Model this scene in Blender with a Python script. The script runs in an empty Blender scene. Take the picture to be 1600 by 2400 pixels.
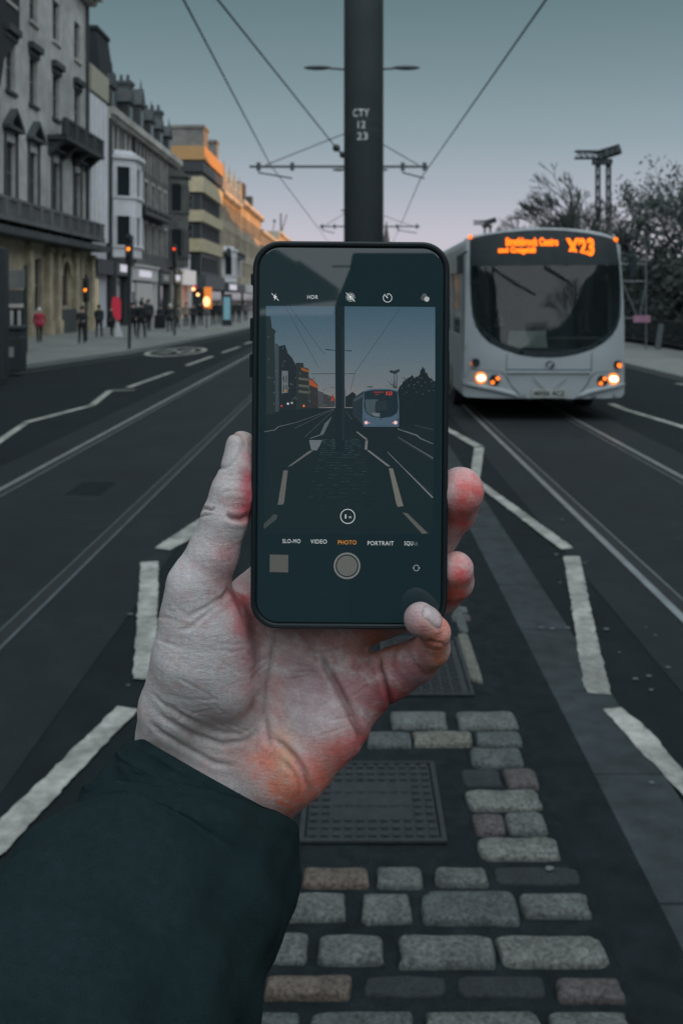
import bpy, bmesh, math, random
import numpy as np
from mathutils import Vector, Matrix, geometry
R = math.radians
H = 1.9                       # camera height
F = 2400.0                    # focal length in pixels of the 1600 wide photograph
CX, CY = 828.0, 700.0         # vanishing point of the street in the photograph
scene = bpy.context.scene
C = scene.collection

# ---------------------------------------------------------------- camera
cam_d = bpy.data.cameras.new('camera'); cam = bpy.data.objects.new('camera', cam_d); C.objects.link(cam)
cam.location = (0, 0, H); cam.rotation_euler = (R(90), 0, 0)
cam_d.sensor_fit = 'HORIZONTAL'; cam_d.sensor_width = 24; cam_d.lens = 36
cam_d.shift_x = -28/1600; cam_d.shift_y = -500/1600
cam_d.clip_start = 0.01; cam_d.clip_end = 3000
cam_d.dof.use_dof = True; cam_d.dof.focus_distance = 0.352; cam_d.dof.aperture_fstop = 30
scene.camera = cam

# ---------------------------------------------------------------- light
SUN_AZ, SUN_EL = R(78), R(5)              # azimuth from the street axis (+Y) towards +X
S = Vector((math.sin(SUN_AZ)*math.cos(SUN_EL), math.cos(SUN_AZ)*math.cos(SUN_EL), math.sin(SUN_EL)))
sd = bpy.data.lights.new('sun', 'SUN'); sd.energy = 5.0; sd.angle = R(0.5); sd.color = (1, .38, .06)
sun = bpy.data.objects.new('sun', sd); C.objects.link(sun)
sun.rotation_euler = S.to_track_quat('Z', 'Y').to_euler(); sun.location = (60, 30, 60)
world = bpy.data.worlds.new('World'); scene.world = world; world.use_nodes = True
wn = world.node_tree; wn.nodes.clear()
def wnode(t, **k):
    n = wn.nodes.new(t)
    for a, b in k.items(): setattr(n, a, b)
    return n
wo = wnode('ShaderNodeOutputWorld'); bg = wnode('ShaderNodeBackground'); tc = wnode('ShaderNodeTexCoord')
sp = wnode('ShaderNodeSeparateXYZ'); wn.links.new(tc.outputs['Generated'], sp.inputs[0])
rmp = wnode('ShaderNodeValToRGB'); wn.links.new(sp.outputs['Z'], rmp.inputs[0])
def s2l(c):
    return tuple(((v/255)/12.92 if v/255 <= .04045 else ((v/255+.055)/1.055)**2.4) for v in c)
stops = [(0.0, (203, 199, 208)), (.06, (195, 192, 203)), (.10, (172, 179, 190)), (.15, (146, 162, 171)), (.21, (123, 144, 151)), (.29, (98, 122, 128)), (.6, (92, 114, 122)), (1, (98, 114, 122))]
e = rmp.color_ramp.elements
while len(e) > 1: e.remove(e[-1])
e[0].position = 0; e[0].color = (*s2l(stops[0][1]), 1)
for p_, c_ in stops[1:]:
    q = e.new(p_); q.color = (*s2l(c_), 1)
mr = wnode('ShaderNodeMapRange'); mr.interpolation_type = 'SMOOTHSTEP'; mr.inputs['From Min'].default_value = .38; mr.inputs['From Max'].default_value = -.98
mr.inputs['To Min'].default_value = 0.0; mr.inputs['To Max'].default_value = 1.0
dotn = wnode('ShaderNodeVectorMath', operation='DOT_PRODUCT'); dotn.inputs[1].default_value = (-.26, .70, -.67)   # brightest high behind the photographer
wn.links.new(tc.outputs['Generated'], dotn.inputs[0]); wn.links.new(dotn.outputs['Value'], mr.inputs['Value'])
mixb = wnode('ShaderNodeMix', data_type='RGBA'); wn.links.new(mr.outputs[0], mixb.inputs['Factor'])
wn.links.new(rmp.outputs[0], mixb.inputs[6]); mixb.inputs[7].default_value = (1.52, 1.63, 1.72, 1)   # brighter sky behind the photographer
sky = wnode('ShaderNodeTexSky', sky_type='NISHITA'); sky.sun_disc = False; sky.sun_elevation = SUN_EL; sky.sun_rotation = SUN_AZ
addn = wnode('ShaderNodeMix', data_type='RGBA', blend_type='ADD'); addn.inputs['Factor'].default_value = .002
wn.links.new(mixb.outputs[2], addn.inputs[6]); wn.links.new(sky.outputs[0], addn.inputs[7])
wn.links.new(addn.outputs[2], bg.inputs['Color']); bg.inputs['Strength'].default_value = 1.0
wn.links.new(bg.outputs[0], wo.inputs[0])
scene.view_settings.view_transform = 'Standard'; scene.view_settings.look = 'None'
scene.view_settings.exposure = 0; scene.view_settings.gamma = 1
scene.render.engine = 'CYCLES'
scene.cycles.use_denoising = True; scene.cycles.max_bounces = 6

# ---------------------------------------------------------------- helpers
def nt(name):
    m = bpy.data.materials.new(name); m.use_nodes = True
    t = m.node_tree; b = t.nodes['Principled BSDF']
    return m, t, b
def mat(name, col, rough=.7, var=.15, scale=8.0, bump=0.0, bscale=None, metal=0.0, spec=.5, emit=None, estr=1.0, coat=0.0, detail=6, stain=0.0, coord='Object', grain=None):
    m, t, b = nt(name)
    b.inputs['Roughness'].default_value = rough; b.inputs['Metallic'].default_value = metal
    b.inputs['Specular IOR Level'].default_value = spec; b.inputs['Coat Weight'].default_value = coat
    tcn = t.nodes.new('ShaderNodeTexCoord')
    n = t.nodes.new('ShaderNodeTexNoise'); n.inputs['Scale'].default_value = scale; n.inputs['Detail'].default_value = detail
    t.links.new(tcn.outputs[coord], n.inputs['Vector'])
    cr = t.nodes.new('ShaderNodeValToRGB'); cr.color_ramp.elements[0].position = .3; cr.color_ramp.elements[1].position = .7
    cr.color_ramp.elements[0].color = (*[max(0, v*(1-var)) for v in col], 1)
    cr.color_ramp.elements[1].color = (*[min(1, v*(1+var)) for v in col], 1)
    t.links.new(n.outputs['Fac'], cr.inputs[0]); last = cr.outputs[0]
    if stain:
        n2 = t.nodes.new('ShaderNodeTexNoise'); n2.inputs['Scale'].default_value = scale*.13; n2.inputs['Detail'].default_value = 8; n2.inputs['Roughness'].default_value = .65
        t.links.new(tcn.outputs[coord], n2.inputs['Vector'])
        r2 = t.nodes.new('ShaderNodeValToRGB'); r2.color_ramp.elements[0].position = .38; r2.color_ramp.elements[1].position = .62
        r2.color_ramp.elements[0].color = (1-stain,)*3+(1,); r2.color_ramp.elements[1].color = (1, 1, 1, 1)
        t.links.new(n2.outputs['Fac'], r2.inputs[0])
        mx = t.nodes.new('ShaderNodeMix'); mx.data_type = 'RGBA'; mx.blend_type = 'MULTIPLY'; mx.inputs['Factor'].default_value = 1
        t.links.new(last, mx.inputs[6]); t.links.new(r2.outputs[0], mx.inputs[7]); last = mx.outputs[2]
    if grain:            # fine aggregate: (scale, strength)
        n4 = t.nodes.new('ShaderNodeTexNoise'); n4.inputs['Scale'].default_value = grain[0]; n4.inputs['Detail'].default_value = 3; n4.inputs['Roughness'].default_value = .8
        t.links.new(tcn.outputs[coord], n4.inputs['Vector'])
        g4 = t.nodes.new('ShaderNodeMapRange'); g4.inputs['From Min'].default_value = .32; g4.inputs['From Max'].default_value = .68; g4.inputs['To Min'].default_value = 1-grain[1]; g4.inputs['To Max'].default_value = 1+grain[1]*1.3
        t.links.new(n4.outputs['Fac'], g4.inputs['Value']); v4 = t.nodes.new('ShaderNodeVectorMath'); v4.operation = 'SCALE'
        t.links.new(last, v4.inputs[0]); t.links.new(g4.outputs[0], v4.inputs['Scale']); last = v4.outputs[0]
    t.links.new(last, b.inputs['Base Color'])
    if bump:
        n3 = t.nodes.new('ShaderNodeTexNoise'); n3.inputs['Scale'].default_value = bscale or scale*3; n3.inputs['Detail'].default_value = 5
        t.links.new(tcn.outputs[coord], n3.inputs['Vector'])
        bp = t.nodes.new('ShaderNodeBump'); bp.inputs['Strength'].default_value = 1; bp.inputs['Distance'].default_value = bump
        t.links.new(n3.outputs['Fac'], bp.inputs['Height']); t.links.new(bp.outputs[0], b.inputs['Normal'])
    if emit:
        b.inputs['Emission Color'].default_value = (*emit, 1); b.inputs['Emission Strength'].default_value = estr
    return m
def emat(name, col, strength=1.0):
    m, t, b = nt(name)
    b.inputs['Base Color'].default_value = (.02, .02, .02, 1); b.inputs['Roughness'].default_value = .6
    b.inputs['Emission Color'].default_value = (*col, 1); b.inputs['Emission Strength'].default_value = strength
    b.inputs['Specular IOR Level'].default_value = .1
    return m
def glassy(name, col=(.02, .03, .035), rough=.05, see=0.0):
    m, t, b = nt(name)
    b.inputs['Base Color'].default_value = (*col, 1); b.inputs['Roughness'].default_value = rough; b.inputs['Specular IOR Level'].default_value = .6
    if see:
        tr = t.nodes.new('ShaderNodeBsdfTransparent'); mx = t.nodes.new('ShaderNodeMixShader'); mx.inputs[0].default_value = 1-see
        tr.inputs[0].default_value = (.8, .9, .9, 1)
        out = t.nodes['Material Output']; t.links.new(tr.outputs[0], mx.inputs[1]); t.links.new(b.outputs[0], mx.inputs[2]); t.links.new(mx.outputs[0], out.inputs[0])
    return m

class MB:
    """collects faces for ONE mesh"""
    def __init__(s): s.v = []; s.f = []; s.mi = []; s.col = {}
    def quad(s, pts, mi=0):
        i = len(s.v); s.v += [tuple(p) for p in pts]; s.f.append(tuple(range(i, i+len(pts)))); s.mi.append(mi); return s
    def box(s, x0, x1, y0, y1, z0, z1, mi=0):
        if x0 > x1: x0, x1 = x1, x0
        if y0 > y1: y0, y1 = y1, y0
        i = len(s.v)
        s.v += [(x, y, z) for z in (z0, z1) for x, y in ((x0, y0), (x1, y0), (x1, y1), (x0, y1))]
        for f in ((3, 2, 1, 0), (4, 5, 6, 7), (0, 1, 5, 4), (1, 2, 6, 5), (2, 3, 7, 6), (3, 0, 4, 7)):
            s.f.append(tuple(i+k for k in f)); s.mi.append(mi)
        return s
    def prism(s, poly, d, mi=0):
        """poly: list of 3D points, extruded by vector d"""
        n = len(poly); i = len(s.v); d = Vector(d)
        s.v += [tuple(p) for p in poly] + [tuple(Vector(p)+d) for p in poly]
        s.f.append(tuple(range(i+n-1, i-1, -1))); s.f.append(tuple(range(i+n, i+2*n))); s.mi += [mi, mi]
        for k in range(n):
            a, b = i+k, i+(k+1) % n; s.f.append((a, b, b+n, a+n)); s.mi.append(mi)
        return s
    def tube(s, pts, rad, n=8, mi=0, cap=True):
        pts = [Vector(p) for p in pts]; m = len(pts)
        if not hasattr(rad, '__len__'): rad = [rad]*m
        i0 = len(s.v); up = None
        for k, p in enumerate(pts):
            d = (pts[min(k+1, m-1)]-pts[max(k-1, 0)])
            if d.length < 1e-9: d = Vector((0, 0, 1))
            d.normalize()
            if up is None: up = Vector((0, 0, 1)) if abs(d.z) < .9 else Vector((1, 0, 0))
            a = d.cross(up).normalized(); b = a.cross(d).normalized(); up = b
            for j in range(n):
                t = 2*math.pi*j/n; s.v.append(tuple(p+(a*math.cos(t)+b*math.sin(t))*rad[k]))
        for k in range(m-1):
            for j in range(n):
                a = i0+k*n+j; b = i0+k*n+(j+1) % n; s.f.append((a, a+n, b+n, b)); s.mi.append(mi)
        if cap:
            s.f.append(tuple(i0+j for j in range(n))); s.f.append(tuple(i0+(m-1)*n+j for j in range(n-1, -1, -1))); s.mi += [mi, mi]
        return s
    def ball(s, c, r, nu=10, nv=6, mi=0):
        rx, ry, rz = (r if hasattr(r, '__len__') else (r, r, r)); i0 = len(s.v)
        for a in range(nv+1):
            ph = math.pi*a/nv
            for b in range(nu):
                th = 2*math.pi*b/nu
                s.v.append((c[0]+rx*math.sin(ph)*math.cos(th), c[1]+ry*math.sin(ph)*math.sin(th), c[2]+rz*math.cos(ph)))
        for a in range(nv):
            for b in range(nu):
                p = i0+a*nu+b; q = i0+a*nu+(b+1) % nu; s.f.append((p, p+nu, q+nu, q)); s.mi.append(mi)
        return s
    def build(s, name, mats, parent=None, smooth=False, bevel=0.0, seg=2):
        me = bpy.data.meshes.new(name); me.from_pydata(s.v, [], s.f)
        if not isinstance(mats, (list, tuple)): mats = [mats]
        for m in mats: me.materials.append(m)
        if len(mats) > 1: me.polygons.foreach_set('material_index', s.mi)
        bm = bmesh.new(); bm.from_mesh(me)
        bmesh.ops.remove_doubles(bm, verts=bm.verts, dist=1e-6)
        bmesh.ops.dissolve_degenerate(bm, edges=bm.edges, dist=1e-7)
        bmesh.ops.recalc_face_normals(bm, faces=bm.faces)
        bm.to_mesh(me); bm.free()
        if smooth: me.polygons.foreach_set('use_smooth', [True]*len(me.polygons))
        o = bpy.data.objects.new(name, me); C.objects.link(o)
        if parent: o.parent = parent
        if bevel:
            b = o.modifiers.new('bevel', 'BEVEL'); b.width = bevel; b.segments = seg; b.limit_method = 'ANGLE'
        return o
def tag(o, label=None, cat=None, group=None, kind=None):
    if label: o['label'] = label
    if cat: o['category'] = cat
    if group: o['group'] = group
    if kind: o['kind'] = kind
    return o
def empty(name, loc=(0, 0, 0), label=None, cat=None, group=None, rz=0):
    o = bpy.data.objects.new(name, None); C.objects.link(o); o.location = loc; o.rotation_euler = (0, 0, rz)
    o.empty_display_size = .1
    return tag(o, label, cat, group)
def copy_tree(o, parent=None):
    c = o.copy(); C.objects.link(c); c.parent = parent
    for ch in list(o.children): copy_tree(ch, c)
    return c
def text(body, size, m, parent=None, name='lettering', loc=(0, 0, 0), rot=(R(90), 0, 0), extrude=.0, bold=0.0, align='CENTER', sx=1.0, space=1.0, res=3):
    cu = bpy.data.curves.new('t', 'FONT'); cu.body = body; cu.size = size; cu.align_x = align; cu.align_y = 'CENTER'
    cu.extrude = extrude; cu.offset = bold; cu.space_character = space; cu.resolution_u = res
    tmp = bpy.data.objects.new('t', cu); C.objects.link(tmp)
    dg = bpy.context.evaluated_depsgraph_get()
    me = bpy.data.meshes.new_from_object(tmp.evaluated_get(dg)); bpy.data.objects.remove(tmp); bpy.data.curves.remove(cu)
    me.name = name; me.materials.clear(); me.materials.append(m)
    for v in me.vertices: v.co.x *= sx
    o = bpy.data.objects.new(name, me); C.objects.link(o); o.parent = parent; o.location = loc; o.rotation_euler = rot
    return o
def G(px, py, z=0.0):         # point of the ground plane (height z) measured in the photograph
    Y = (H-z)*F/(py-CY); return ((px-CX)*Y/F, Y)
# ---------------------------------------------------------------- the hand (signed distance field, in millimetres from the lens)
def P(px, py, w):
    D = 353.0+w; return np.array([(px-CX)/F*D, D, -(py-CY)/F*D])
def pr(r, w): return r/F*(353.0+w)
def chain(pts):
    """[(px,py,w,r px)...] -> tapered capsules"""
    out = []
    for a, b in zip(pts[:-1], pts[1:]):
        out.append((P(*a[:3]), P(*b[:3]), pr(a[3], a[2]), pr(b[3], b[2])))
    return out
PALM = [chain([(395, 1775, 22, 84), (402, 1660, 12, 74), (447, 1540, 6, 88), (462, 1440, 6, 82), (462, 1376, 4, 66)]),
        chain([(520, 1590, 10, 90), (505, 1480, 8, 84)]),
        chain([(440, 1850, 24, 92), (560, 1640, 24, 88), (600, 1420, 27, 76)]),
        chain([(520, 1830, 26, 90), (650, 1640, 27, 88), (712, 1425, 28, 78)]),
        chain([(560, 1840, 26, 88), (730, 1640, 26, 88), (800, 1465, 27, 70)]),
        chain([(604, 1872, 18, 74), (690, 1790, 13, 80), (775, 1706, 15, 78), (846, 1622, 19, 66)]),
        chain([(640, 1810, 16, 80), (740, 1700, 18, 78)]),
        chain([(300, 2100, 0, 130), (470, 1850, 22, 92)]), chain([(420, 2130, -6, 120), (590, 1880, 20, 78)])]
THUMB = chain([(462, 1376, 4, 67), (499, 1299, 3, 57), (526, 1215, 3, 53), (547, 1155, 4, 52), (562, 1095, 5, 41), (564, 1046, 7, 37)])
INDEX = chain([(610, 1415, 26, 70), (700, 1270, 21, 62), (800, 1150, 20, 56), (880, 1060, 20, 50)])
MIDDLE = chain([(715, 1425, 26, 72), (900, 1320, 26, 62), (1020, 1252, 24, 54), (1062, 1196, 15, 52), (1078, 1152, 6, 56)])
RING = chain([(795, 1465, 26, 68), (950, 1420, 28, 56), (1036, 1388, 22, 46), (1066, 1362, 12, 42), (1070, 1333, 5, 40)])
PINKY = chain([(846, 1614, 19, 70), (928, 1574, 14, 56), (975, 1549, 9, 49), (1013, 1520, 2, 41), (1021, 1482, -5, 35.5)])
PINKYTIP = chain([(1021, 1482, -5, 35.5), (1000, 1460, -8, 36), (985, 1452, -9, 39)])
def cap_d(p, c):
    a, b, ra, rb = c; ab = b-a; t = np.clip(((p-a)@ab)/(ab@ab), 0, 1)
    return np.linalg.norm(p-a-t[:, None]*ab, axis=1)-(ra+(rb-ra)*t)
def smin(a, b, k):
    h = np.maximum(k-np.abs(a-b), 0)/k; return np.minimum(a, b)-h*h*k*.25
def group_d(p, caps, k):
    d = None
    for c in caps:
        e_ = cap_d(p, c); d = e_ if d is None else smin(d, e_, k)
    return d
def hand_d(p):
    d = None
    for ch in PALM:
        e_ = group_d(p, ch, 3.0); d = e_ if d is None else smin(d, e_, 9.0)
    d = smin(d, group_d(p, THUMB, 2.5), 5.0)
    d = smin(d, group_d(p, INDEX, 2.0), 4.0)
    d = smin(d, group_d(p, MIDDLE, 2.0), 3.0)
    d = smin(d, group_d(p, RING, 2.0), 3.0)
    pk = group_d(p, PINKY, 1.5); pk = smin(pk, group_d(p, PINKYTIP, 1.5), 1.2)
    d = smin(d, pk, 3.0)
    return d
def surface_nets(fn, lo, hi, h):
    """two-level: coarse grid picks the band where the fine grid is evaluated"""
    n = np.ceil((hi-lo)/h).astype(int)+1; B = 4
    nb = np.ceil(n/B).astype(int); n = nb*B+1
    cc = np.stack(np.meshgrid(*[np.arange(k) for k in nb], indexing='ij'), -1).reshape(-1, 3)
    cen = lo+(cc+.5)*B*h; dc = fn(cen); keep = cc[np.abs(dc) < B*h*1.1+1.0]
    D = np.full(n, 99.0, np.float32); done = np.zeros(n, bool)
    sign = np.full(nb, 0, np.int8); sign[cc[:, 0], cc[:, 1], cc[:, 2]] = np.where(dc < 0, -1, 1)
    big = np.repeat(np.repeat(np.repeat(sign, B, 0), B, 1), B, 2)
    D[:-1, :-1, :-1] = big*99.0
    loc = np.stack(np.meshgrid(*[np.arange(B+1)]*3, indexing='ij'), -1).reshape(-1, 3)
    idx = (keep[:, None, :]*B+loc[None]).reshape(-1, 3)
    flat = np.unique(np.ravel_multi_index(idx.T, n)); idx = np.stack(np.unravel_index(flat, n), -1)
    vals = np.empty(len(idx), np.float32)
    for s_ in range(0, len(idx), 200000):
        vals[s_:s_+200000] = fn(lo+idx[s_:s_+200000]*h)
    D[idx[:, 0], idx[:, 1], idx[:, 2]] = vals
    ins = D < 0
    m = n-1
    cnt = np.zeros(m, np.int32)
    for dx in (0, 1):
        for dy in (0, 1):
            for dz in (0, 1):
                cnt += ins[dx:dx+m[0], dy:dy+m[1], dz:dz+m[2]]
    cell = np.argwhere((cnt > 0) & (cnt < 8))
    vid = np.full(m, -1, np.int64); vid[cell[:, 0], cell[:, 1], cell[:, 2]] = np.arange(len(cell))
    acc = np.zeros((len(cell), 3)); num = np.zeros(len(cell))
    corners = [(a, b, c) for a in (0, 1) for b in (0, 1) for c in (0, 1)]
    for i, a in enumerate(corners):
        for b in corners[i+1:]:
            if sum(abs(x-y) for x, y in zip(a, b)) != 1: continue
            A = cell+a; Bp = cell+b
            da = D[A[:, 0], A[:, 1], A[:, 2]]; db = D[Bp[:, 0], Bp[:, 1], Bp[:, 2]]
            x = (da < 0) != (db < 0); t = np.where(x, da/(da-db+1e-12), 0)
            q = np.array(a)+t[:, None]*(np.array(b)-np.array(a))
            acc[x] += q[x]; num[x] += 1
    V = lo+(cell+acc/num[:, None])*h
    faces = []
    for ax in range(3):
        sl0 = [slice(1, -1)]*3; sl0[ax] = slice(0, -1); sl1 = [slice(1, -1)]*3; sl1[ax] = slice(1, None)
        a = ins[tuple(sl0)]; b = ins[tuple(sl1)]
        e_ = np.argwhere(a != b)
        fl = a[e_[:, 0], e_[:, 1], e_[:, 2]]
        base = e_+1; base[:, ax] = e_[:, ax]
        u, v = (ax+1) % 3, (ax+2) % 3
        def off(du, dv):
            o = base.copy(); o[:, u] -= du; o[:, v] -= dv; return vid[o[:, 0], o[:, 1], o[:, 2]]
        q = np.stack([off(1, 1), off(0, 1), off(0, 0), off(1, 0)], -1)
        q[~fl] = q[~fl][:, ::-1]
        faces.append(q[(q >= 0).all(1)])
    return V, np.concatenate(faces)
lo = np.array([-85.0, 322.0, -225.0]); hi = np.array([52.0, 408.0, -38.0])
HV, HF = surface_nets(hand_d, lo, hi, 0.62)
def pix(V): return np.stack([CX+V[:, 0]/V[:, 1]*F, CY-V[:, 2]/V[:, 1]*F], -1)
def grad(fn, p, e_=.25):
    g = np.stack([fn(p+np.eye(3)[i]*e_)-fn(p-np.eye(3)[i]*e_) for i in range(3)], -1)
    return g/np.maximum(np.linalg.norm(g, axis=1, keepdims=True), 1e-9)
HN = grad(hand_d, HV)
HP = pix(HV)
def poly_dist(p, pts):
    """distance in pixels to a polyline, and the parameter 0..1 along it"""
    best = np.full(len(p), 1e9); par = np.zeros(len(p)); side = np.zeros(len(p)); n = len(pts)-1
    for i in range(n):
        a = np.array(pts[i], float); b = np.array(pts[i+1], float); ab = b-a
        t = np.clip(((p-a)@ab)/(ab@ab), 0, 1); q = p-a-t[:, None]*ab; d = np.linalg.norm(q, axis=1)
        m = d < best; best[m] = d[m]; par[m] = (i+t[m])/n; side[m] = (ab[0]*q[m, 1]-ab[1]*q[m, 0])/np.linalg.norm(ab)
    return best, par, side
front = np.clip(-HN[:, 1]*2.5+.2, 0, 1)
CREASES = [  # points, depth mm, width px, darkness
    ([(650, 1470), (640, 1530), (628, 1610), (620, 1680), (626, 1730), (640, 1760)], .75, 7, .25),
    ([(560, 1400), (590, 1470), (606, 1550), (610, 1610)], .8, 13, .25),
    ([(742, 1520), (762, 1560), (797, 1623), (825, 1680), (845, 1726), (846, 1760)], 1.5, 7.5, .42),
    ([(888, 1535), (888, 1560), (897, 1590), (911, 1630), (920, 1675)], 1.2, 5.5, .55),
    ([(700, 1480), (730, 1530), (750, 1560)], .5, 7, .15),
    ([(360, 1665), (400, 1695), (452, 1722), (521, 1746), (575, 1735), (618, 1700)], .8, 6, .28),
    ([(385, 1640), (430, 1680), (500, 1715), (560, 1722), (600, 1700)], .45, 5, .14),
    ([(345, 1690), (380, 1722), (440, 1755), (505, 1790), (560, 1796)], .8, 6, .3),
    ([(350, 1620), (385, 1655), (450, 1690), (520, 1705)], .35, 5, .1),
    ([(722, 1884), (724, 1850), (712, 1810), (690, 1775), (660, 1745), (630, 1725)], 1.1, 7, .35),
    ([(690, 1890), (700, 1850), (690, 1812), (660, 1785)], .5, 7, .12),
    ([(466, 1199), (478, 1190), (492, 1195), (500, 1193)], .9, 3.0, .5),
    ([(465, 1212), (480, 1208), (496, 1206)], .4, 2.6, .2),
    ([(528, 1206), (545, 1216), (565, 1218), (588, 1206)], 1.2, 6, .45),
    ([(545, 1385), (520, 1400), (480, 1425), (430, 1450)], .5, 5, .14),
    ([(540, 1400), (490, 1432), (450, 1470), (410, 1480)], .35, 4.5, .12),
    ([(537, 1380), (552, 1400), (575, 1440)], .8, 6, .3),
    ([(535, 1372), (528, 1395), (520, 1410)], .6, 5, .25),
    ([(955, 1525), (975, 1560), (1000, 1590)], .3, 6, .12),
    ([(1000, 1500), (1018, 1508), (1045, 1512)], .45, 4, .12),
    ([(860, 1500), (850, 1530), (870, 1570)], .4, 8, .1),
    ([(590, 1560), (600, 1620), (585, 1680)], .35, 9, .06)]
rs = np.random.RandomState(5)
for i in range(26):   # fine skin folds over the ball of the thumb and the wrist
    x = rs.uniform(360, 560); y = rs.uniform(1430, 1720); a = rs.normal(.35, .22); L = rs.uniform(40, 110)
    c_, s_ = math.cos(a), math.sin(a)
    CREASES.append(([(x-c_*L/2, y-s_*L/2), (x, y+rs.uniform(-6, 6)), (x+c_*L/2, y+s_*L/2)], rs.uniform(.1, .2), 3.2, .05))
for i in range(34):   # finer lines over the hollow of the palm and the little finger
    x = rs.uniform(600, 960); y = rs.uniform(1490, 1840)
    if y > 1490+(960-x)*1.35+60: continue
    a = rs.choice([1.15, -.5, 2.2])+rs.normal(0, .25); L = rs.uniform(30, 80); c_, s_ = math.cos(a), math.sin(a)
    CREASES.append(([(x-c_*L/2, y-s_*L/2), (x+rs.uniform(-4, 4), y+rs.uniform(-4, 4)), (x+c_*L/2, y+s_*L/2)], rs.uniform(.16, .32), 3.2, .13))
for y0_, w_ in ((1150, .5), (1168, .25), (1126, .2)):
    CREASES.append(([(500+(1210-y0_)*.3, y0_+8), (535, y0_), (575, y0_+4)], .18*w_*2, 3.0, .08))
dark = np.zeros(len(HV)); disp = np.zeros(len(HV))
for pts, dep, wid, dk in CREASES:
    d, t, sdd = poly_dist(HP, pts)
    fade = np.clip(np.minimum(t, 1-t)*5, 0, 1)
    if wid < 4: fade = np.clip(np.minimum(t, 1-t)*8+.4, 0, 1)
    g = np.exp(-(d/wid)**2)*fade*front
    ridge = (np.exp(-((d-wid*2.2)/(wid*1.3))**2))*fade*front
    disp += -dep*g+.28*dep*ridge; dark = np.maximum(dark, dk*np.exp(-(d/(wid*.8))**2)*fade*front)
# low-frequency lumps so that the skin is never a perfect capsule
def wob(V, s, seed):
    r_ = np.random.RandomState(seed); o = np.zeros(len(V))
    for i in range(9):
        k = r_.normal(size=3)*s; o += np.sin(V@k+r_.uniform(0, 6.28))
    return o/9
disp += wob(HV, .16, 1)*.55+wob(HV, .5, 2)*.14
HV2 = HV+HN*disp[:, None]
# thumb nail and little finger nail: a flat plate let into the skin
def nail(center, axis_up, axis_side, half_l, half_w, V, N):
    q = V-center; u = q@axis_up; s_ = q@axis_side
    e_ = (np.abs(u)/half_l)**3+(np.abs(s_)/half_w)**3
    return u, s_, e_
mask = np.zeros(len(HV))
def add_nail(c, up, out, half_l, half_w):
    global HV2, mask, dark
    up = np.array(up, float); up /= np.linalg.norm(up); out = np.array(out, float); out -= up*(out@up); out /= np.linalg.norm(out)
    side = np.cross(up, out); u, s_, e_ = nail(c, up, side, half_l, half_w, HV, HN)
    facing = (HN@out) > .25
    near = np.linalg.norm(HV-c, axis=1) < half_l*2.2
    inn = facing & near & (e_ < 1)
    rim = np.exp(-((e_**(1/3)-1.0)/.10)**2)*facing*near
    HV2 = HV2-HN*(rim*.55)[:, None]
    HV2[inn] -= out*.12
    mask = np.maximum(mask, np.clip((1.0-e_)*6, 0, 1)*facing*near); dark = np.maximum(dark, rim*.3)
tp = P(540, 1058, 5)
add_nail(tp, P(555, 1020, 6)-P(534, 1095, 4), [-.80, -.60, .02], 6.4, 5.6)
lp = P(1015, 1447, -11)
add_nail(lp, P(992, 1418, -13)-P(1026, 1470, -8), [.84, -.42, .36], 4.3, 3.0)
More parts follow.
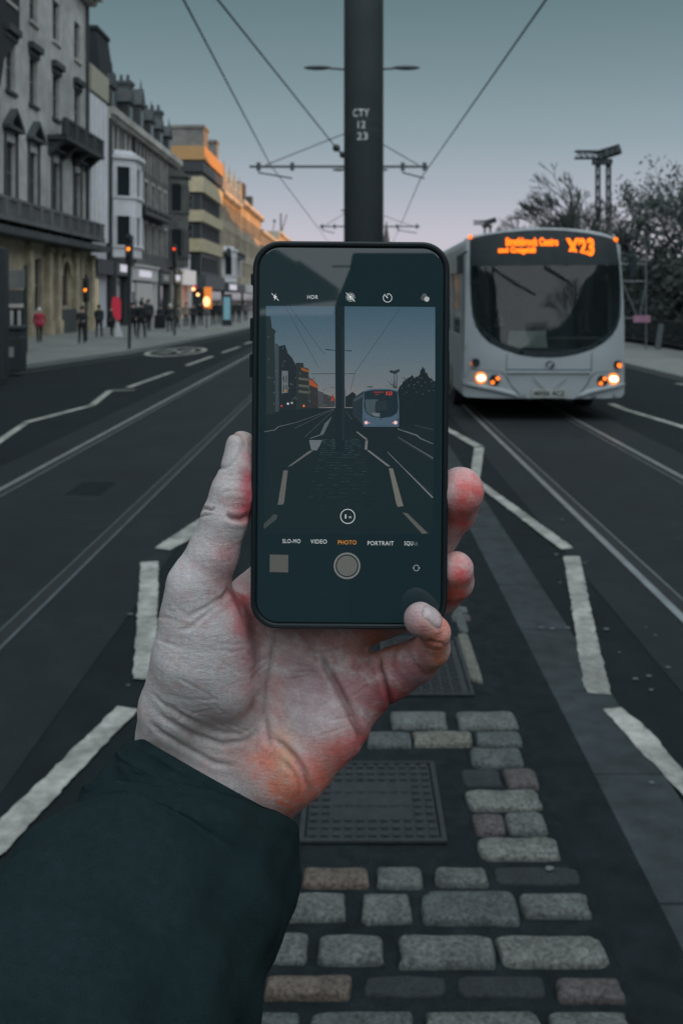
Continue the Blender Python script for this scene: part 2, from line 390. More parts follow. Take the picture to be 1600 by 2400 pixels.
# skin redness by patch, with painted light: paler left, darker palm, orange rim right
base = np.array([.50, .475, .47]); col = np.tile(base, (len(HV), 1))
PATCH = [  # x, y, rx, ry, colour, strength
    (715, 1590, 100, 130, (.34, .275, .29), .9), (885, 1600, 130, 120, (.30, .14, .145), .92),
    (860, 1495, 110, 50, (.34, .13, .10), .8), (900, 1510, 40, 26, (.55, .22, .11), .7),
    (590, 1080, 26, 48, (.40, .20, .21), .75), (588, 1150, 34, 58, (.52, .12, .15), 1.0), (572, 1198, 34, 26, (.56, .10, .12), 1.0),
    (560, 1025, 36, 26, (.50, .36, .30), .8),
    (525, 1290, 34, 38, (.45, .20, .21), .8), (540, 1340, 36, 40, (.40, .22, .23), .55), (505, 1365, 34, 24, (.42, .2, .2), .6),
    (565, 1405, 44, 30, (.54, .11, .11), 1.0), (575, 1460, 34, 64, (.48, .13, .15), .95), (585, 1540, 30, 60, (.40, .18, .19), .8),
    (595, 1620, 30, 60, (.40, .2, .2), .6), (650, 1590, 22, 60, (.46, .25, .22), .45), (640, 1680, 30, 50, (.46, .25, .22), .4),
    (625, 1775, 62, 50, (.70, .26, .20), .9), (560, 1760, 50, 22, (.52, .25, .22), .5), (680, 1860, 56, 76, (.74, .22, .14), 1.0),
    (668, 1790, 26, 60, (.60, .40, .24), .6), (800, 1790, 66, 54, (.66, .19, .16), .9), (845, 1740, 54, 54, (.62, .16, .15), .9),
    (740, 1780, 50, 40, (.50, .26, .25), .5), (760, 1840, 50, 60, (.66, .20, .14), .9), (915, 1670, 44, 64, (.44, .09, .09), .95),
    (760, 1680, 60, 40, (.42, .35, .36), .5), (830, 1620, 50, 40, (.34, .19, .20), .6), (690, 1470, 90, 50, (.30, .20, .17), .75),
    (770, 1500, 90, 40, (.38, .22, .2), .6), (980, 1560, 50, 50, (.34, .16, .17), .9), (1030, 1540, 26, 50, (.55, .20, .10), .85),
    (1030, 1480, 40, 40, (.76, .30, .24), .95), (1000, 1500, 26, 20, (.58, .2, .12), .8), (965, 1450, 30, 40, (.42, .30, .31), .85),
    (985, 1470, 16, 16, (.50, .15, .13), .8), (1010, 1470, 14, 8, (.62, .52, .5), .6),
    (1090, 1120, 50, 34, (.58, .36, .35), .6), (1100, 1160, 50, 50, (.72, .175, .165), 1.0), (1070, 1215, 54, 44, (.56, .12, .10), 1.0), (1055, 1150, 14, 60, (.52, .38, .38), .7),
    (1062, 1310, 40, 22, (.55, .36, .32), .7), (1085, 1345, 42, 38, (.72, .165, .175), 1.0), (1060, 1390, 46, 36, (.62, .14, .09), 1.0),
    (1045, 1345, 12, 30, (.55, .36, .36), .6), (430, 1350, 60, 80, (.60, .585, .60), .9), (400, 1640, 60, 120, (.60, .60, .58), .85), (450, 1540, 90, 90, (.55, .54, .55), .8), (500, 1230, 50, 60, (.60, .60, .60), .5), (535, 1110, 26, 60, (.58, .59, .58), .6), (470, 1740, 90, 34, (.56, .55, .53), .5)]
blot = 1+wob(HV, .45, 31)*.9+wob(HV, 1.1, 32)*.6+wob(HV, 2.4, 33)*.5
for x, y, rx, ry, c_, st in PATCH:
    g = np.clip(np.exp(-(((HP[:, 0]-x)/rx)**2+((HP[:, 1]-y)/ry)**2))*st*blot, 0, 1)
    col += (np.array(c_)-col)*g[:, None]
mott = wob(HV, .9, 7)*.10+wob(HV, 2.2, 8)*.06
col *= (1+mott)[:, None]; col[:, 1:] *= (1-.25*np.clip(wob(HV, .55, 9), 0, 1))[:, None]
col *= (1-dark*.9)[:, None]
col += (np.array([.50, .47, .48])-col)*(mask*.75)[:, None]
edge = mask*(HP[:, 1] < 1031)*(HP[:, 0] < 600)
col = np.clip(col, 0.01, .95)
me = bpy.data.meshes.new('person'); V3 = HV2*.001+np.array([0, 0, H])
me.vertices.add(len(V3)); me.vertices.foreach_set('co', V3.ravel())
me.loops.add(HF.size); me.loops.foreach_set('vertex_index', HF.ravel().astype(np.int32))
me.polygons.add(len(HF)); me.polygons.foreach_set('loop_start', np.arange(0, HF.size, 4, dtype=np.int32))
me.update(calc_edges=True); me.validate()
me.polygons.foreach_set('use_smooth', [True]*len(me.polygons))
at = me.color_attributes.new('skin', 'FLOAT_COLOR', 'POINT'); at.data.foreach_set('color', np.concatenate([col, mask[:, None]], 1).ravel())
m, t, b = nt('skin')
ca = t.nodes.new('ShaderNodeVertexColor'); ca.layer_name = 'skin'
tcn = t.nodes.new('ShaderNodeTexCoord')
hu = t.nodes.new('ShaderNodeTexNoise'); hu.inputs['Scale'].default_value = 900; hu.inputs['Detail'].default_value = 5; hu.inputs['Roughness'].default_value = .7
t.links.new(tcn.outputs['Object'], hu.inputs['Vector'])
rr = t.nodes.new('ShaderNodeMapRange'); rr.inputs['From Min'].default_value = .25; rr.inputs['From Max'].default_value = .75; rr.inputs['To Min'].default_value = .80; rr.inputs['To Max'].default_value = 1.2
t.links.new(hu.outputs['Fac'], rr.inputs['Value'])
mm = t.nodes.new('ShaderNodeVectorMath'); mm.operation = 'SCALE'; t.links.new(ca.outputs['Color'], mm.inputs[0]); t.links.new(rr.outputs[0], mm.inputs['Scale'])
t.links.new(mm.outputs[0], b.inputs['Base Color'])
ro = t.nodes.new('ShaderNodeMapRange'); ro.inputs['To Min'].default_value = .5; ro.inputs['To Max'].default_value = .28
t.links.new(ca.outputs['Alpha'], ro.inputs['Value']); t.links.new(ro.outputs[0], b.inputs['Roughness'])
b.inputs['Subsurface Weight'].default_value = .12; b.inputs['Subsurface Scale'].default_value = .002; b.inputs['Subsurface Radius'].default_value = (1, .35, .2)
b.inputs['Specular IOR Level'].default_value = .4
# skin lattice bump: stretched noise + small cells
mp = t.nodes.new('ShaderNodeMapping'); mp.inputs['Scale'].default_value = (1, 1, 2.6); mp.inputs['Rotation'].default_value = (0, R(-25), 0)
t.links.new(tcn.outputs['Object'], mp.inputs['Vector'])
vo = t.nodes.new('ShaderNodeTexVoronoi'); vo.inputs['Scale'].default_value = 900; vo.feature = 'DISTANCE_TO_EDGE'; t.links.new(mp.outputs[0], vo.inputs['Vector'])
n2 = t.nodes.new('ShaderNodeTexNoise'); n2.inputs['Scale'].default_value = 380; n2.inputs['Detail'].default_value = 6; t.links.new(mp.outputs[0], n2.inputs['Vector'])
ad = t.nodes.new('ShaderNodeMath'); ad.operation = 'MULTIPLY_ADD'; ad.inputs[1].default_value = .5; t.links.new(vo.outputs['Distance'], ad.inputs[0]); t.links.new(n2.outputs['Fac'], ad.inputs[2])
iv = t.nodes.new('ShaderNodeMath'); iv.operation = 'SUBTRACT'; iv.inputs[0].default_value = 1; t.links.new(ca.outputs['Alpha'], iv.inputs[1])
bp = t.nodes.new('ShaderNodeBump'); bp.inputs['Distance'].default_value = .00026; t.links.new(iv.outputs[0], bp.inputs['Strength']); t.links.new(ad.outputs[0], bp.inputs['Height']); t.links.new(bp.outputs[0], b.inputs['Normal'])
me.materials.append(m)
hand = bpy.data.objects.new('person', me); C.objects.link(hand)
tag(hand, 'left hand of a person in a dark sleeve, reaching in to hold up the phone', 'person')

# the black sleeve: rings along the forearm
RINGS = [  # px, py, D mm, r mm
    (494, 1818, 369, 32.0), (482, 1841, 367.6, 33.5), (457, 1891, 364.4, 36.2), (438, 1975, 356.5, 40.3), (388, 2082, 343, 43.5), (300, 2212, 324, 46.5), (196, 2360, 304, 50.5), (60, 2550, 280, 55), (-110, 2800, 252, 60), (-300, 3110, 220, 66)]
cs = [np.array([(x-CX)/F*D, D, -(y-CY)/F*D]) for x, y, D, r in RINGS]; rr_ = [r for *_, r in RINGS]
sv = []; NS = 96; sub = 12
seq = []
for i in range(len(cs)-1):
    for k in range(sub):
        t_ = k/sub; seq.append((cs[i]*(1-t_)+cs[i+1]*t_, rr_[i]*(1-t_)+rr_[i+1]*t_, i+t_))
seq.append((cs[-1], rr_[-1], len(cs)-1.0))
def ring(c, r, d, s_, shrink=0.0):
    d = d/np.linalg.norm(d); a = np.cross(d, [0, 0, 1]); a /= np.linalg.norm(a); b_ = np.cross(a, d)
    o = []
    for j in range(NS):
        th = 2*math.pi*j/NS
        fold = 1.6*math.sin(3*th+s_*1.7)*math.sin(s_*2.3+th)+1.1*math.sin(5*th-s_*3.1)+.7*math.sin(2*th+s_*6.3)
        amp = min(1, s_*.28)
        w_ = .35*math.sin(9*th+1)+.3*math.sin(17*th)
        rad = r+fold*amp+w_-shrink-.8*math.exp(-((s_-1.75)/.045)**2)+.35*math.exp(-((s_-1.62)/.09)**2)
        o.append(c+a*math.cos(th)*rad+b_*math.sin(th)*rad*.92)
    return o
rings = []
d0 = cs[2]-cs[0]
for k in (4, 3, 2, 1, 0):   # inner lining of the cuff
    rings.append(ring(seq[0][0]+d0/np.linalg.norm(d0)*k*3.0, seq[0][1], d0, 0, 2.0 if k else .8))
for i, (c, r, s_) in enumerate(seq):
    d = seq[min(i+3, len(seq)-1)][0]-seq[max(i-3, 0)][0]; wd = min(1, i/20); d = d0/np.linalg.norm(d0)*(1-wd)+d/np.linalg.norm(d)*wd; rings.append(ring(c, r, d, s_))
sb = MB(); 
for rg in rings: sb.v += [tuple(q*.001+np.array([0, 0, H])) for q in rg]
for i in range(len(rings)-1):
    for j in range(NS):
        a = i*NS+j; b2 = i*NS+(j+1) % NS; sb.f.append((a, b2, b2+NS, a+NS)); sb.mi.append(0)
M_sleeve = mat('dark_cloth', (.0098, .0220, .0243), rough=.9, var=.12, scale=300, bump=.00035, bscale=1900, spec=.12, grain=(2200, .3))
sleeve = sb.build('jacket_sleeve', M_sleeve, hand, smooth=True)
# ---------------------------------------------------------------- the phone
PD = .3530
def ph(px, py, dy=0.0):      # point on the plane of the phone's glass (dy > 0 : towards the viewer)
    return Vector(((px-CX)/F*PD, PD-dy, H-(py-CY)/F*PD))
phone = empty('phone', (0, 0, 0), 'smartphone in a black case with its camera app open, held up in the hand', 'phone')
pc = Vector(((820-CX)/F*PD, PD, H-(1020-CY)/F*PD)); phone.location = pc
inv = Matrix.Translation(-pc)
px2m = PD/F
def outline(hw, hh, r, n=10, cx=820, cy=1020, rot=-.0075):
    pts = []
    for sx_, sy_, a0 in ((1, 1, 0), (-1, 1, 90), (-1, -1, 180), (1, -1, 270)):
        for k in range(n+1):
            a = R(a0+90*k/n); x = sx_*(hw-r)+r*math.cos(a); y = sy_*(hh-r)+r*math.sin(a)
            pts.append((x*math.cos(rot)-y*math.sin(rot)*1.0, x*math.sin(rot)+y*math.cos(rot)))
    return [Vector(((cx-CX+x)*px2m, 0, -(cy-CY-y)*px2m+H)) for x, y in pts]
def shell(levels, m, name, parent, smooth=True, top=True):
    """levels: (hw, hh, r, y) rings in order; closed with n-gons"""
    mb = MB(); n = None
    for hw, hh, r, y in levels:
        o = outline(hw, hh, r); n = len(o); mb.v += [(p.x-pc.x, y-PD, p.z-pc.z) for p in o]
    for i in range(len(levels)-1):
        for j in range(n):
            a = i*n+j; b_ = i*n+(j+1) % n; mb.f.append((a, b_, b_+n, a+n)); mb.mi.append(0)
    mb.f.append(tuple(range(n))); mb.mi.append(0)
    mb.f.append(tuple(range((len(levels)-1)*n, len(levels)*n))[::-1]); mb.mi.append(0)
    o = mb.build(name, m, parent, smooth=False)
    return o
M_case = mat('case_rubber', (.0065, .0145, .0175), rough=.5, var=.1, scale=400, bump=.00004, bscale=3000, spec=.35)
M_glass = glassy('screen_glass', (.006, .012, .014), rough=.02); M_glass.node_tree.nodes['Principled BSDF'].inputs['Specular IOR Level'].default_value = .55
b_ = M_glass.node_tree.nodes['Principled BSDF']; b_.inputs['Emission Color'].default_value = (.0066, .0155, .0186, 1); b_.inputs['Emission Strength'].default_value = 1.0   # lit black of the display
W2, H2 = 231, 455
case = shell([(W2-14, H2-14, 52, PD+.0005), (W2-13, H2-13, 53, PD-.0004), (W2-10, H2-10, 56, PD-.0008), (W2-5, H2-5, 60, PD-.0009), (W2-1.5, H2-1.5, 62, PD-.0004), (W2, H2, 64, PD+.0012), (W2, H2, 64, PD+.0070),
              (W2-3, H2-3, 62, PD+.0085), (W2-12, H2-12, 56, PD+.0092)], M_case, 'case', phone)
glass = shell([(W2-16, H2-16, 50, PD+.0004), (W2-16, H2-16, 50, PD-.00015), (W2-18, H2-18, 49, PD-.0003)], M_glass, 'screen', phone)
kb = MB()
def pbox(x0, x1, y0, y1, d0, d1):
    a = ph(x0, y1)-pc; c_ = ph(x1, y0)-pc; kb.box(a.x, c_.x, d0, d1, a.z, c_.z)
for y0, y1 in ((0, 0),):
    pass
for (x0, x1, y0, y1) in ((586, 594, 640, 668), (584, 592, 745, 800), (583, 591, 830, 885), (1048, 1054.5, 822, 900)):
    kb = MB(); pbox(x0, x1, y0, y1, .002, .006); kb.build('button', M_case, phone, bevel=.0004)
# everything drawn on the display
GL = .00032
def smb(): return MB()
def flat(mb, pts, layer, mi=0):
    q = [ph(x, y)-pc for x, y in pts]; q = [(v.x, -GL-layer*.000012, v.z) for v in q]
    mb.quad(q, mi)
def tilt(x, y):              # the display is turned half a degree
    return (x, y+(x-820)*.0075)
class Pic:
    def __init__(s): s.v = []; s.f = []; s.c = []
    def poly(s, pts, col, layer, tl=False):
        """pts px; col one colour or one per point (display values)"""
        i = len(s.v)
        for k, (x, y) in enumerate(pts):
            if tl: x, y = tilt(x, y)
            v = ph(x, y)-pc; s.v.append((v.x, -GL-layer*.000012, v.z))
            c_ = col[k] if hasattr(col[0], '__len__') else col; s.c.append((*s2l(c_), 1))
        s.f.append(tuple(range(i, i+len(pts))))
    def line(s, a, b, w, col, layer, w2=None):
        ax, ay = a; bx, by = b; dx, dy = bx-ax, by-ay; L = math.hypot(dx, dy) or 1; nx, ny = -dy/L, dx/L; w2 = w if w2 is None else w2
        s.poly([(ax+nx*w/2, ay+ny*w/2), (bx+nx*w2/2, by+ny*w2/2), (bx-nx*w2/2, by-ny*w2/2), (ax-nx*w/2, ay-ny*w/2)], col, layer)
    def ringp(s, cx, cy, r, w, col, layer, a0=0, a1=360, n=36):
        for k in range(n):
            t0 = R(a0+(a1-a0)*k/n); t1 = R(a0+(a1-a0)*(k+1)/n)
            s.poly([(cx+(r-w/2)*math.cos(t0), cy+(r-w/2)*math.sin(t0)), (cx+(r+w/2)*math.cos(t0), cy+(r+w/2)*math.sin(t0)),
                    (cx+(r+w/2)*math.cos(t1), cy+(r+w/2)*math.sin(t1)), (cx+(r-w/2)*math.cos(t1), cy+(r-w/2)*math.sin(t1))], col, layer)
    def disc(s, cx, cy, r, col, layer, n=28, ry=None):
        ry = ry or r; s.poly([(cx+r*math.cos(2*math.pi*k/n), cy+ry*math.sin(2*math.pi*k/n)) for k in range(n)], col, layer)
    def build(s, name, parent):
        me = bpy.data.meshes.new(name); me.from_pydata(s.v, [], s.f)
        a = me.color_attributes.new('ink', 'FLOAT_COLOR', 'POINT'); a.data.foreach_set('color', [q for c_ in s.c for q in c_])
        bm = bmesh.new(); bm.from_mesh(me)
        for f in bm.faces:
            if f.normal.y > 0: f.normal_flip()
        bm.to_mesh(me); bm.free()
        me.materials.append(M_ink); o = bpy.data.objects.new(name, me); C.objects.link(o); o.parent = parent; return o
M_ink, t, b = nt('display_light')
ca = t.nodes.new('ShaderNodeVertexColor'); ca.layer_name = 'ink'
tcn = t.nodes.new('ShaderNodeTexCoord'); gn = t.nodes.new('ShaderNodeTexNoise'); gn.inputs['Scale'].default_value = 3500; gn.inputs['Detail'].default_value = 2
t.links.new(tcn.outputs['Object'], gn.inputs['Vector'])
g2 = t.nodes.new('ShaderNodeMapRange'); g2.inputs['From Min'].default_value = .3; g2.inputs['From Max'].default_value = .7; g2.inputs['To Min'].default_value = .82; g2.inputs['To Max'].default_value = 1.12
t.links.new(gn.outputs['Fac'], g2.inputs['Value']); vm = t.nodes.new('ShaderNodeVectorMath'); vm.operation = 'SCALE'
t.links.new(ca.outputs['Color'], vm.inputs[0]); t.links.new(g2.outputs[0], vm.inputs['Scale'])
t.links.new(vm.outputs[0], b.inputs['Emission Color']); b.inputs['Emission Strength'].default_value = 1
b.inputs['Base Color'].default_value = (.004, .004, .004, 1); b.inputs['Roughness'].default_value = .02; b.inputs['Specular IOR Level'].default_value = .3
K = (26, 41, 45); K2 = (24, 36, 40)
pv = Pic()
def q(cx, cy): return (570+cx/2.502, 540+cy/2.502)     # coordinates of my enlargement of the display
# sky in strips
hy = 1040
cols = [(0, (64, 88, 103)), (.25, (76, 98, 110)), (.5, (90, 107, 116)), (.75, (104, 113, 118)), (1, (124, 121, 118))]
L_, T_, R_, B_ = 134, 441, 1124, 1780
for (a, ca_), (b2, cb_) in zip(cols[:-1], cols[1:]):
    y0, y1 = T_+(hy-T_)*a, T_+(hy-T_)*b2
    pv.poly([q(L_, y0), q(R_, y0+(7 if a == 0 else 0)), q(R_, y1), q(L_, y1)], [ca_, ca_, cb_, cb_], 0)
pv.poly([q(L_-2, hy), q(R_-2, hy), q(1110, B_), q(118, B_)], [(30, 42, 46), (30, 42, 46), K, K], 0)
# lighter smears of the reflected sky are left to the glass; buildings as silhouettes
DB = (32, 43, 47)
pv.poly([q(134, 500), q(160, 503), q(168, 570), q(192, 588), q(184, 610), q(190, 1075), q(134, 1078)], (38, 50, 53), 2)
pv.poly([q(186, 660), q(208, 668), q(210, 1060), q(186, 1064)], (58, 70, 76), 2)
pv.poly([q(208, 678), q(245, 670), q(262, 720), q(285, 745), q(310, 790), q(312, 1050), q(208, 1060)], (34, 44, 48), 2)
pv.poly([q(226, 822), q(262, 822), q(262, 950), q(226, 955)], (98, 104, 108), 3)
for x in (235, 250): pv.poly([q(x, 850), q(x+5, 850), q(x+5, 890), q(x, 890)], DB, 4); pv.poly([q(x, 905), q(x+5, 905), q(x+5, 945), q(x, 945)], DB, 4)
pv.poly([q(308, 775), q(352, 775), q(354, 800), q(384, 810), q(386, 1040), q(308, 1050)], (42, 50, 52), 2)
pv.poly([q(340, 802), q(386, 818), q(386, 832), q(340, 820)], (130, 76, 48), 3)
for y in (860, 900, 935): pv.poly([q(325, y), q(384, y+8), q(384, y+22), q(325, y+15)], (82, 84, 76), 3)
pv.poly([q(386, 860), q(412, 878), q(436, 905), q(440, 1040), q(386, 1042)], (48, 50, 52), 2)
pv.poly([q(388, 870), q(410, 882), q(434, 908), q(436, 925), q(388, 905)], (150, 76, 45), 3)
pv.poly([q(436, 938), q(470, 950), q(475, 1036), q(436, 1038)], (66, 70, 74), 2)
pv.poly([q(470, 955), q(500, 965), q(538, 985), q(538, 1034), q(470, 1036)], (56, 60, 64), 2)
pv.poly([q(515, 965), q(532, 968), q(534, 1000), q(515, 1000)], (140, 62, 48), 3)
random.seed(3)
for k in range(60):
    x = random.uniform(138, 530); y0 = 500+(x-134)*.95; y = random.uniform(y0+80, 1020) if y0+80 < 1020 else 1010
    c_ = random.choice([(70, 80, 84), (52, 60, 64), (90, 94, 94)]); s_ = 4
    pv.poly([q(x, y), q(x+s_, y+1), q(x+s_, y+10), q(x, y+10)], c_, 5)
for x, y, c_ in ((225, 1028, (170, 60, 70)), (262, 1015, (190, 195, 195)), (285, 1010, (150, 155, 155)), (355, 1028, (230, 110, 50)), (246, 938, (170, 120, 60))):
    pv.disc(*q(x, y), 2.6, c_, 6)
# wires
for a, b2 in (((245, 441), (440, 800)), ((270, 441), (478, 730)), ((922, 450), (655, 830)), ((655, 830), (630, 930))):
    pv.line(q(*a), q(*b2), .9, (44, 58, 68), 4)
pv.line(q(400, 840), q(540, 838), 1.3, (44, 54, 60), 5); pv.line(q(595, 840), q(655, 838), 1.3, (44, 54, 60), 5); pv.line(q(505, 920), q(538, 921), 1, (60, 66, 70), 5)
pv.line(q(482, 697), q(540, 703), 2.6, (30, 42, 48), 5, 1.2); pv.line(q(594, 704), q(634, 705), 1.2, (30, 42, 48), 5, 2.6)
# pole
pv.poly([q(538, 441), q(593, 441), q(595, 1300), q(541, 1300)], (27, 40, 45), 7)
pv.poly([q(576, 560), q(594, 560), q(594, 1230), q(578, 1230)], (34, 46, 50), 8)
# trees at right and hedge
pts = [q(905, 1060)]
random.seed(8)
top = [(905, 935), (925, 905), (940, 885), (960, 865), (985, 850), (1005, 860), (1030, 845), (1040, 815), (1052, 800), (1062, 812), (1080, 850), (1100, 872), (1122, 880)]
for (x0, y0), (x1, y1) in zip(top[:-1], top[1:]):
    for k in range(4):
        t_ = k/4; pts.append(q(x0+(x1-x0)*t_+random.uniform(-2, 2), y0+(y1-y0)*t_+random.uniform(-9, 9)))
pts += [q(1124, 880), q(1124, 1160), q(905, 1150)]
pv.poly(pts, (28, 40, 44), 3)
for k in range(26):
    x = random.uniform(925, 1120); y = 960-random.uniform(0, 100); pv.disc(*q(x, y), random.uniform(.8, 2.0), (70, 78, 80), 4, n=7)
for k in range(14):
    a = R(random.uniform(190, 262)); L2 = random.uniform(25, 70); x = random.uniform(880, 905); pv.line(q(x, 925), q(x+L2*math.cos(a), 925+L2*math.sin(a)), .9, (52, 62, 66), 3, .4)
for k in range(20):
    x = random.uniform(925, 1110); y = 875-random.uniform(0, 20); pv.line(q(x, y+25), q(x+random.uniform(-8, 8), y), .9, (40, 50, 54), 3, .4)
pv.line(q(885, 840), q(885, 925), 1.6, (40, 50, 55), 4); pv.line(q(899, 840), q(899, 925), 1.6, (40, 50, 55), 4); pv.poly([q(858, 818), q(885, 822), q(915, 810), q(915, 826), q(890, 842), q(858, 832)], (42, 52, 58), 4)
pv.line(q(725, 916), q(760, 916), 2.4, (56, 66, 72), 4); pv.line(q(745, 916), q(745, 940), 1, (56, 66, 72), 4)
pv.poly([q(600, 975), q(640, 945), q(660, 960), q(665, 1036), q(600, 1036)], (32, 42, 46), 3)
pv.poly([q(597, 918), q(601, 970), q(605, 1036), q(597, 1036)], (36, 46, 50), 4)
# bus
pv.poly([q(640, 985), q(705, 940), q(705, 1145), q(690, 1130), q(640, 1080)], (40, 52, 58), 5)
pv.poly([q(648, 990), q(700, 958), q(700, 975), q(648, 1003)], (62, 74, 82), 6)
pv.poly([q(705, 940), q(740, 930), q(800, 926), q(865, 928), q(905, 938), q(912, 1000), q(913, 1080), q(911, 1150), q(705, 1150), q(698, 1120), q(700, 1000)], (70, 90, 106), 6)
pv.poly([q(708, 945), q(760, 935), q(850, 934), q(902, 945), q(908, 1040), q(900, 1070), q(870, 1090), q(810, 1100), q(750, 1090), q(718, 1068), q(708, 1040)], (32, 46, 54), 7)
pv.poly([q(714, 990), q(790, 990), q(780, 1040), q(772, 1090), q(742, 1080), q(718, 1060)], (66, 80, 86), 8)
pv.poly([q(775, 1000), q(840, 1000), q(845, 1050), q(770, 1060)], (40, 52, 58), 9); pv.poly([q(752, 1068), q(800, 1070), q(800, 1092), q(765, 1088)], (96, 106, 112), 10)
for x, y, c_, r_ in ((720, 1126, (240, 190, 190), 4), (892, 1126, (240, 200, 200), 4.2), (738, 1127, (160, 120, 140), 2.2), (876, 1127, (160, 120, 140), 2.2), (711, 1105, (60, 60, 70), 2), (905, 1108, (60, 60, 70), 2)):
    pv.disc(*q(x, y), r_, c_, 9)
pv.disc(*q(808, 1108), 1.6, (50, 60, 80), 9); pv.line(q(762, 947), q(822, 947), 1.8, (150, 58, 44), 9); pv.line(q(772, 960), q(795, 960), 1.8, (130, 54, 44), 9)
pv.line(q(775, 1143), q(845, 1143), 2.6, (64, 82, 96), 8)
# road lines in the picture
WL = (104, 108, 108)
for a, b2, w, w2 in (((122, 1180), (186, 1168), 1.2, 1.4), ((186, 1168), (205, 1150), 1.6, 1.6), ((205, 1150), (320, 1122), 1.2, .6), ((320, 1122), (530, 1045), .8, .3)):
    pv.line(q(*a), q(*b2), w, WL, 4, w2)
for a, b2 in (((300, 1160), (532, 1046)), ((360, 1210), (536, 1048))): pv.line(q(*a), q(*b2), .8, (84, 92, 96), 4, .5)
pv.poly([q(390, 1222), q(470, 1195), q(520, 1090), q(478, 1130), q(450, 1195), q(395, 1215)], (84, 94, 98), 4)
pv.poly([q(386, 1228), q(462, 1228), q(448, 1262), q(430, 1290), q(398, 1285)], (96, 106, 110), 4)
pv.poly([q(260, 1385), q(280, 1380), q(412, 1290), q(388, 1290)], (92, 96, 96), 5)
pv.poly([q(236, 1406), q(261, 1406), q(240, 1590), q(232, 1606), q(202, 1608)], (92, 94, 92), 5)
pv.poly([q(180, 1662), q(200, 1666), q(195, 1692), q(122, 1750), q(120, 1722)], (62, 68, 68), 5)
pv.poly([q(660, 1180), q(668, 1178), q(728, 1222), q(720, 1228)], WL, 5)
pv.poly([q(716, 1230), q(730, 1230), q(726, 1284), q(711, 1284)], WL, 5)
pv.poly([q(722, 1288), q(738, 1288), q(863, 1383), q(845, 1383)], WL, 5)
pv.poly([q(852, 1394), q(876, 1394), q(938, 1615), q(905, 1620), q(896, 1600)], (104, 104, 98), 5)
pv.poly([q(932, 1652), q(962, 1658), q(1082, 1775), q(1048, 1778)], (84, 86, 84), 5)
pv.poly([q(905, 1158), q(918, 1165), q(1018, 1196), q(1040, 1216), q(1112, 1248), q(1112, 1253), q(1036, 1222), q(1012, 1203), q(905, 1166)], (90, 96, 98), 5)
for a, b2, w, w2, c_ in (((905, 1210), (1112, 1334), 1, 2.4, (92, 98, 100)), ((905, 1222), (1112, 1343), .5, 1.2, (60, 68, 72)), ((845, 1298), (1110, 1566), 1, 3.4, (110, 114, 116)), ((850, 1312), (1110, 1545), .4, 1, (54, 64, 68)),
                         ((600, 1060), (640, 1110), .6, 1, (70, 80, 84)), ((1003, 1142), (1112, 1166), 1.2, 1.6, (60, 70, 74))):
    pv.line(q(*a), q(*b2), w, c_, 5, w2)
random.seed(12)
for row in range(26):
    y = 1225+row*(6+row*.42); w = 105+(y-1225)*.25; c0 = 30+max(0, 26-row)*1.0
    x = 572-w
    while x < 572+w:
        s_ = random.uniform(14, 34); k_ = random.uniform(.85, 1.3); c_ = tuple(v*k_ for v in (c0*.85, c0+8, c0+11))
        if random.random() < .7: pv.poly([q(x, y), q(min(x+s_, 572+w), y), q(min(x+s_, 572+w), y+2.6+row*.1), q(x, y+2.6+row*.1)], c_, 4)
        x += s_+5
preview = pv.build('camera_preview', phone)
# icons
ic = Pic(); WH = (205, 210, 212)
def bolt(cx, cy): ic.poly([(cx+2.4, cy-8.5), (cx-4.5, cy+1.6), (cx-.6, cy+1.6)], WH, 12); ic.poly([(cx-2.4, cy+8.5), (cx+4.8, cy-1.8), (cx+.2, cy-1.8)], WH, 12); ic.line((cx-8, cy-8.5), (cx+8.5, cy+8.5), 1.3, WH, 13)
bolt(644.7, 695.5)
ic.build('flash_icon', phone)
ic = Pic(); cx, cy = 821, 696
ic.disc(cx, cy, 3.6, WH, 12); ic.ringp(cx, cy, 6.3, 1.3, WH, 12)
for k in range(24): ic.ringp(cx, cy, 9.8, 1.1, WH, 12, k*15, k*15+8, n=2)
ic.line((cx-10.5, cy-10.5), (cx+10.5, cy+10.5), 1.3, WH, 13); ic.build('live_icon', phone)
ic = Pic(); cx, cy = 907.7, 697.5
ic.ringp(cx, cy, 10, 1.3, WH, 12, -80, 240); ic.line((cx+.4, cy-10), (cx+.4, cy-5.5), 1.3, WH, 12); ic.line((cx-5, cy-5.5), (cx+.6, cy+.6), 2.0, WH, 12); ic.build('timer_icon', phone)
ic = Pic(); ic.disc(994, 693, 5.6, (84, 92, 94), 12); ic.disc(991, 698.5, 5.6, (70, 78, 80), 13); ic.disc(999.5, 700.5, 6.0, (166, 170, 168), 14); ic.build('filter_icon', phone)
ic = Pic(); ic.ringp(814.6, 1209.5, 16.6, 1.5, (200, 204, 204), 14, n=48); ic.build('zoom_ring', phone)
ic = Pic(); ic.ringp(813, 1325.5, 29, 4.2, (112, 114, 112), 12, n=60); ic.disc(813, 1325.5, 24, (92, 94, 92), 12, n=48); ic.build('shutter_button', phone)
ic = Pic(); ic.poly([(632.5, 1299), (675.5, 1300), (675.5, 1341), (632, 1340)], (82, 84, 82), 12); ic.build('gallery_thumbnail', phone)
ic = Pic(); cx, cy = 975, 1330.5
ic.ringp(cx, cy, 6.6, 1.3, (150, 156, 156), 12, 20, 150); ic.ringp(cx, cy, 6.6, 1.3, (150, 156, 156), 12, 200, 330)
ic.poly([(cx+4, cy+1), (cx+9, cy+1), (cx+6.4, cy-3)], (150, 156, 156), 12); ic.poly([(cx-9, cy-1), (cx-4, cy-1), (cx-6.4, cy+3)], (150, 156, 156), 12); ic.build('flip_icon', phone)
